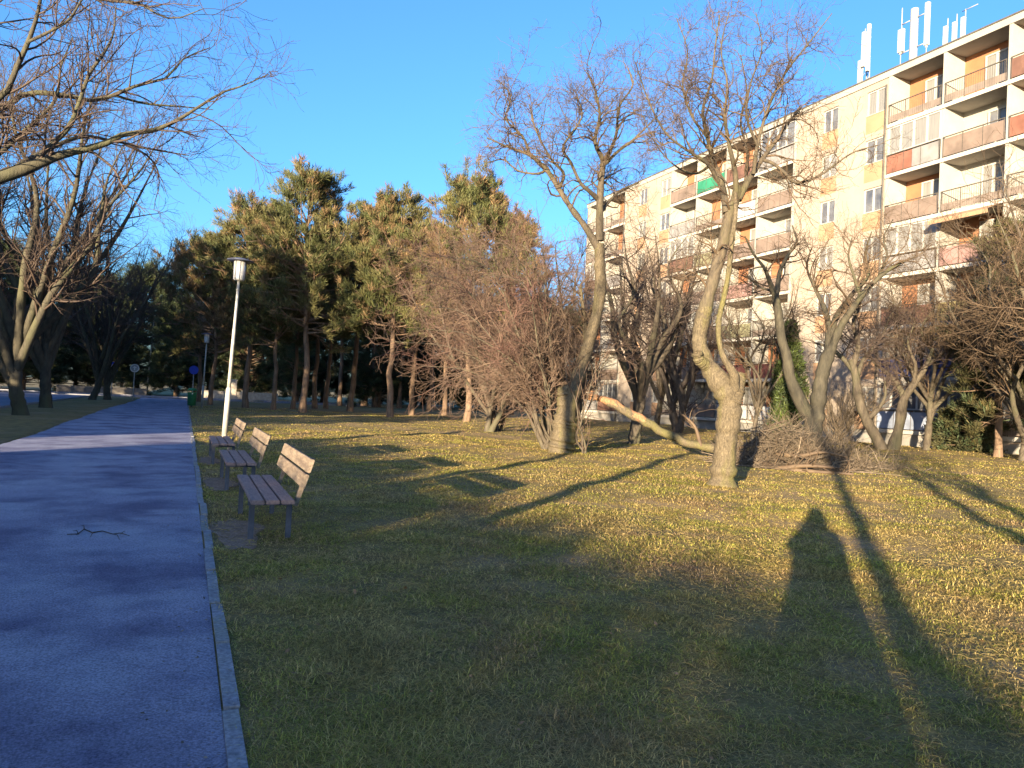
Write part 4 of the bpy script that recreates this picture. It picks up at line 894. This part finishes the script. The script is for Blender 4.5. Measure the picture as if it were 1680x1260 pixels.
# ------------------------------------------------------------------ row of limes between path and road
LT = [dict(sel=slice(1, None), per=None, dens=1.9, L=2.3, ang=.6, curl=.10, up=.05, n=10, t0=.2, rr=.55, rmax=.05, rend=.008),
      dict(per=None, dens=2.5, L=1.25, ang=.7, curl=.13, up=.03, n=8, t0=.2, rr=.6, rmax=.02, rend=.006),
      dict(per=None, dens=3.0, L=.62, ang=.7, curl=.15, up=.02, n=5, t0=.25, rr=.6, rmax=.01, rend=.005)]
LG = 'bare lime trees in the row beside the path'
p = gnd(34, 681)
def lime(label, loc, seed, H0=2.9, H1=13, sp=4.6, r0=.30, n=12):
    return gen_tree('lime_tree', label, loc, np.random.default_rng(seed), H0, H1, sp, r0, LT, M['bark_lime'], M['twig_l'], LG, n=n, sweep=.8, crook=.09, sides=10)
# the near tree: its trunk stands outside the picture, its boughs hang into it
LB = (-6.3, 14.6, 0); d = 0; base_ = LB
def near(px, n=26): return trace(px, 0, LB, n)
LN = [smooth([(-.0, 0, -.15, .36), (0, 0, .4, .28), (.05, .05, 1.8, .25), (.1, .1, 3.2, .23)], 26),
 near([(-480, 345, 14, 11.4), (-300, 360, 13, 11.9), (-140, 330, 12, 12.4), (0, 291, 10.5, 12.8), (57, 271, 9, 13), (100, 254, 7.5, 13.2), (171, 237, 6, 13.4), (200, 220, 5.4, 13.5), (243, 216, 4.6, 13.6), (286, 200, 4, 13.7), (328, 174, 3.2, 13.8), (366, 151, 2.6, 13.9), (400, 140, 1.9, 14), (440, 122, 1.1, 14)], 34),
 near([(-480, 330, 14, 11.4), (-330, 200, 11, 12.6), (-150, 190, 8.5, 13.6), (0, 177, 6, 14.4), (43, 153, 5.2, 14.6), (114, 157, 4.6, 14.8), (151, 166, 4.4, 15), (186, 156, 4, 15), (234, 137, 3.4, 15.2), (274, 128, 2.8, 15.3), (300, 97, 2.1, 15.5), (345, 78, 1.2, 15.6)], 34),
 near([(-330, 200, 8, 12.6), (-120, 190, 7, 12.2), (0, 160, 6, 11.8), (20, 126, 5.6, 11.8), (46, 69, 4.8, 11.7), (63, 17, 4, 11.6), (75, -60, 2.6, 11.5), (90, -130, 1.4, 11.4)], 30),
 near([(46, 69, 3.8, 11.7), (83, 51, 3.4, 11.6), (114, 31, 3, 11.5), (134, 0, 2.4, 11.4), (170, -50, 1.4, 11.2)], 18),
 near([(60, 271, 6, 13), (71, 250, 5.4, 13.2), (111, 211, 5, 13.4), (129, 171, 4.4, 13.6), (146, 123, 3.8, 13.8), (171, 86, 3.2, 14), (186, 54, 2.4, 14.2), (190, 10, 1.4, 14.4)], 24),
 near([(-250, 60, 8, 12.5), (-100, 20, 6, 12.3), (60, -20, 4.6, 12.1), (171, 0, 3.6, 12), (229, 6, 3, 12), (257, 23, 2.4, 11.9), (286, 31, 2, 11.9), (334, 14, 1.1, 11.8)], 28),
 near([(-480, 320, 14, 11.4), (-420, 200, 12, 11.8), (-250, 60, 9, 12.5), (-150, -80, 7, 12.8), (-60, -220, 4, 13), (0, -340, 2, 13)], 26),
 near([(0, 291, 6, 12.8), (60, 255, 5, 13.8), (130, 225, 4, 14.8), (180, 230, 3, 15.8), (250, 245, 2.2, 16.6), (310, 255, 1.2, 17)], 22),
 near([(-140, 330, 7, 12.4), (-20, 265, 5.5, 13.4), (40, 215, 4.4, 14), (90, 165, 3.4, 14.6), (100, 110, 2.4, 15), (120, 60, 1.4, 15.3)], 22),
 near([(186, 156, 3.2, 15), (240, 170, 2.6, 15.4), (300, 175, 1.8, 15.8), (350, 180, 1, 16)], 16),
 near([(-480, 330, 12, 11.4), (-640, 180, 9, 11), (-800, 0, 6, 10.5), (-900, -150, 3, 10)], 22),
]
LT0 = [dict(sel=slice(1, None), per=None, dens=3.2, L=1.35, ang=.7, curl=.12, up=.05, n=10, t0=.25, rr=.5, rmax=.03, rend=.005),
      dict(per=None, dens=5.0, L=.75, ang=.75, curl=.15, up=.03, n=8, t0=.2, rr=.6, rmax=.012, rend=.0035),
      dict(per=None, dens=4.6, L=.40, ang=.7, curl=.16, up=.03, n=5, t0=.25, rr=.6, rmax=.006, rend=.0026)]
bare_tree('lime_tree', 'bare lime tree outside the left edge whose long boughs hang over the path', 'tree', LB, rs_(LN, 32), LT0, M['bark_lime'], M['twig_l'], np.random.default_rng(60), LG, limb_sides=10)
a = lime('bare lime tree with a low fork, nearest trunk left of the path', (p.x, p.y, 0), 61, 2.7, 14, 5.0, .27, 10)
p = gnd(75, 669); lime('bare lime tree with a long pale side bough, second trunk left of the path', (p.x, p.y, 0), 62, 3.4, 15.5, 5.4, .28, 10)
g3 = gnd(151, 656); c3 = dup(a, (g3.x, g3.y, 0), 2.1, .92, 'thin bare lime tree, third trunk along the road verge')
g3 = gnd(167, 656); c3 = dup(a, (g3.x+.3, g3.y+1, 0), 4.0, .95, 'bare lime tree close beside the third one on the verge, farthest of the row')
# farther down the same row, behind the photographer (their shadows lie on the lawn)
def high_lime(label, loc, seed):
    rg = np.random.default_rng(seed); st = smooth([(0, 0, -.15, .24), (.03, 0, .5, .17), (.1, .05, 2.5, .16), (.05, .1, 4.6, .15)], 20); out = [st]
    for q in range(8):
        az = q*.8+rg.random()*.4; w = 1.6+1.6*rg.random()
        out.append(smooth([(.05, .1, 4.3+.3*rg.random(), .08), (.05+math.cos(az)*w*.3, .1+math.sin(az)*w*.3, 6.4, .06), (math.cos(az)*w*.75, math.sin(az)*w*.75, 9, .04), (math.cos(az)*w, math.sin(az)*w, 11.5, .015)], 20))
    lt = [dict(LT[0], dens=.7), dict(LT[1], dens=1.2)]
    return bare_tree('lime_tree', label, 'tree', loc, out, lt, M['bark_lime'], M['twig_l'], rg, LG, limb_sides=8)
hl = high_lime('bare lime tree of the row left of the benches, outside the picture', (-6.6, 2.9, 0), 66)
for (x, y, rz, s, lab) in ((-6.4, -1.2, 1.9, 1.05, 'bare lime tree of the row level with the photographer'), (-6.6, -7.9, 3.1, .88, 'bare lime tree of the row just behind the photographer'),
        (-6.3, -10.3, 4.4, .85, 'bare lime tree of the row well behind the photographer'), (-6.7, -11.9, 5.2, .8, 'bare lime tree at the back end of the row')):
    dup(hl, (x, y, 0), rz, s, lab)

# ------------------------------------------------------------------ unseen hedges and evergreens added across the road to shade the path and grove
def hedge(name, label, x, y0, y1, H, W_, seed, dens=26):
    r = np.random.default_rng(seed); t = thing(name, label, 'hedge', (x, (y0+y1)/2, 0), 'unseen shade hedges across the road'); Lh = (y1-y0)/2
    n = int((y1-y0)*H*dens); z = r.random(n)**.8*H; y = (r.random(n)*2-1)*Lh; sd = np.where(r.random(n) < .75, np.where(r.random(n) < .7, 1, -1)*(W_/2-.25*r.random(n)), (r.random(n)-.5)*W_)
    top = r.random(n) < .22; z = np.where(top, H-.12*r.random(n), z)
    c = np.stack([np.where(top, (r.random(n)-.5)*W_, sd), y, z], -1); dr = norm(np.stack([np.sign(sd)*.6, r.normal(size=n)*.4, np.full(n, .5)], -1))
    V, F, mm = clumps(c, dr, r, 14, .3, .05, .8, (r.random(n) < .2).astype(int))
    o = MB(); o.add(V, []); o.f.append((F, mm, False)); o.build('foliage', [M['dgreen'], M['spruce']], t)
    MB().box(-W_*.32, W_*.32, -Lh+.2, Lh-.2, 0, H-.25).build('stems', M['bark_dark'], t)
hedge('shade_hedge', 'unseen tall clipped hedge added across the road to shade path and benches', -19, -62, 2.5, 3.88, 1.6, 71, 12)  # out of view; height set by the shade it throws
hedge('shade_hedge', 'unseen shorter clipped hedge added farther along the road to shade the path', -19, 8.0, 60, 3.6, 1.6, 72, 9)
for q, (x, y, s) in enumerate(((-21, 26, .85), (-22, 33, .8), (-21, 40, .9), (-22.5, 47, 1), (-21.5, 14, .62), (-22, 54, .95), (-22, 61, .9), (-21, 68, .8), (-24, 76, .8), (-24, 84, .8), (-25, 92, .8))):
    dup(proto, (x, y, 0), q*2.3, s, 'unseen dark evergreen added across the road to shade the grove and wall', 'added shade trees across the road')  # extra trees out of view, put here to block the low sun
# low walls and hedge at the end of the path
M['stone'] = mat('wall_stone', (.30, .26, .22), (.45, .40, .33), 3, rough=.95, bump=.6, bscale=12)
M['wall_dark'] = mat('old_wall', (.10, .09, .085), (.18, .16, .14), 2, rough=.95)
w = MB().box(-11, -2, 0, .35, 0, .75).box(-11.05, -1.95, -.03, .38, .751, .83)
o = w.build('garden_wall', M['wall_dark']); o.location = (-2, 97, 0); tag(o, 'low pale garden wall across the side street at the end of the path', 'wall')
o = MB().box(0, 9, 0, .35, 0, .9).box(-.05, 9.05, -.03, .38, .901, .98).box(3.2, 4.2, -.1, .5, 0, 2.3).box(3.1, 4.3, -.15, .55, 2.301, 2.45).build('gate_wall', M['stone']); o.location = (1.5, 97, 0); tag(o, 'short pale wall with a taller gate pier beyond the green litter bin', 'wall')

# ------------------------------------------------------------------ the photographer, whose shadow lies on the lawn
M['coat'] = mat('coat', (.03, .035, .05), (.06, .065, .08), 6, rough=.8, bump=.3)
M['skin'] = mat('skin', (.45, .27, .19), (.52, .32, .23), 6, rough=.6)
def skinned(name, pts, edges, rad, m, parent, sub=2):
    me = bpy.data.meshes.new(name); me.from_pydata(pts, edges, []); me.materials.append(m)
    o = bpy.data.objects.new(name, me); C.objects.link(o); o.parent = parent
    md = o.modifiers.new('skin', 'SKIN'); md.use_smooth_shade = True
    for v, r in zip(me.skin_vertices[0].data, rad): v.radius = r if isinstance(r, tuple) else (r, r); v.use_root = False
    me.skin_vertices[0].data[0].use_root = True
    s = o.modifiers.new('sub', 'SUBSURF'); s.levels = s.render_levels = sub
    return o
PB = (-.27, -.56, 0)
ph = thing('person', 'person in a dark hooded coat holding up a phone, casting the long shadow', 'person', PB, rz=-R_(30))
J = [(0, 0, .95), (0, .0, 1.15), (0, -.01, 1.34), (0, 0, 1.47), (0, .02, 1.55), (0, .03, 1.66), (0, .03, 1.74),
     (.11, 0, .90), (.12, .02, .50), (.12, -.02, .10), (.12, .12, .05), (-.11, 0, .90), (-.12, .02, .50), (-.12, -.02, .10), (-.12, .12, .05),
     (.22, 0, 1.42), (.31, .12, 1.27), (.13, .33, 1.42), (-.22, 0, 1.42), (-.31, .12, 1.27), (-.13, .33, 1.42)]
E = [(0, 1), (1, 2), (2, 3), (3, 4), (4, 5), (5, 6), (0, 7), (7, 8), (8, 9), (9, 10), (0, 11), (11, 12), (12, 13), (13, 14), (2, 15), (15, 16), (16, 17), (2, 18), (18, 19), (19, 20)]
RD = [(.17, .13), (.16, .12), (.18, .13), .075, .06, (.085, .10), (.06, .07), .10, .075, .055, .045, .10, .075, .055, .045, .09, .075, .045, .09, .075, .045]
skinned('body', J, E, RD, M['coat'], ph)
cv = MB().lathe([(.33, .58), (.34, .60), (.31, .90), (.28, 1.12), (.285, 1.3), (.26, 1.43), (.16, 1.52), (.1, 1.56)], sides=20); cvv = np.concatenate(cv.v); cvv[:, 1] *= .80; cvv[:, 0] *= 1.08
MB().add(cvv, [f for f, _, _ in cv.f], 0, True).build('coat', M['coat'], ph)
hd = MB().lathe([(.15, 1.44), (.15, 1.52), (.155, 1.62), (.135, 1.72), (.09, 1.79), (.03, 1.83), (.0, 1.835)], (0, .0, 0), 18)
hd.build('hood', M['coat'], ph)
for s in (1, -1):
    Hj = [(.13*s, .33, 1.42), (.11*s, .39, 1.46)]; He = [(0, 1)]; Hr = [(.036, .02), (.036, .018)]
    for q in range(4):
        k = len(Hj); f0 = (.11*s-.026*s+.017*q*s, .40, 1.465+.012*q)
        Hj += [f0, (f0[0]-.012*s, f0[1]+.035, f0[2]+.025), (f0[0]-.03*s, f0[1]+.03, f0[2]+.045)]; He += [(1, k), (k, k+1), (k+1, k+2)]; Hr += [.0095, .0088, .0075]
    k = len(Hj); Hj += [(.095*s, .36, 1.47), (.075*s, .375, 1.50)]; He += [(0, k), (k, k+1)]; Hr += [.011, .009]
    skinned('hand', Hj, He, Hr, M['skin'], ph, 1)
po = MB().box(-.075, .075, -.004, .004, -.036, .036).build('phone', M['dark']); a = R_(-30)
po.location = (PB[0]+math.sin(R_(30))*.425, PB[1]+math.cos(R_(30))*.425, 1.52); po.rotation_euler = (0, 0, -R_(30))
tag(po, 'dark phone held up in both hands by the photographer', 'phone')
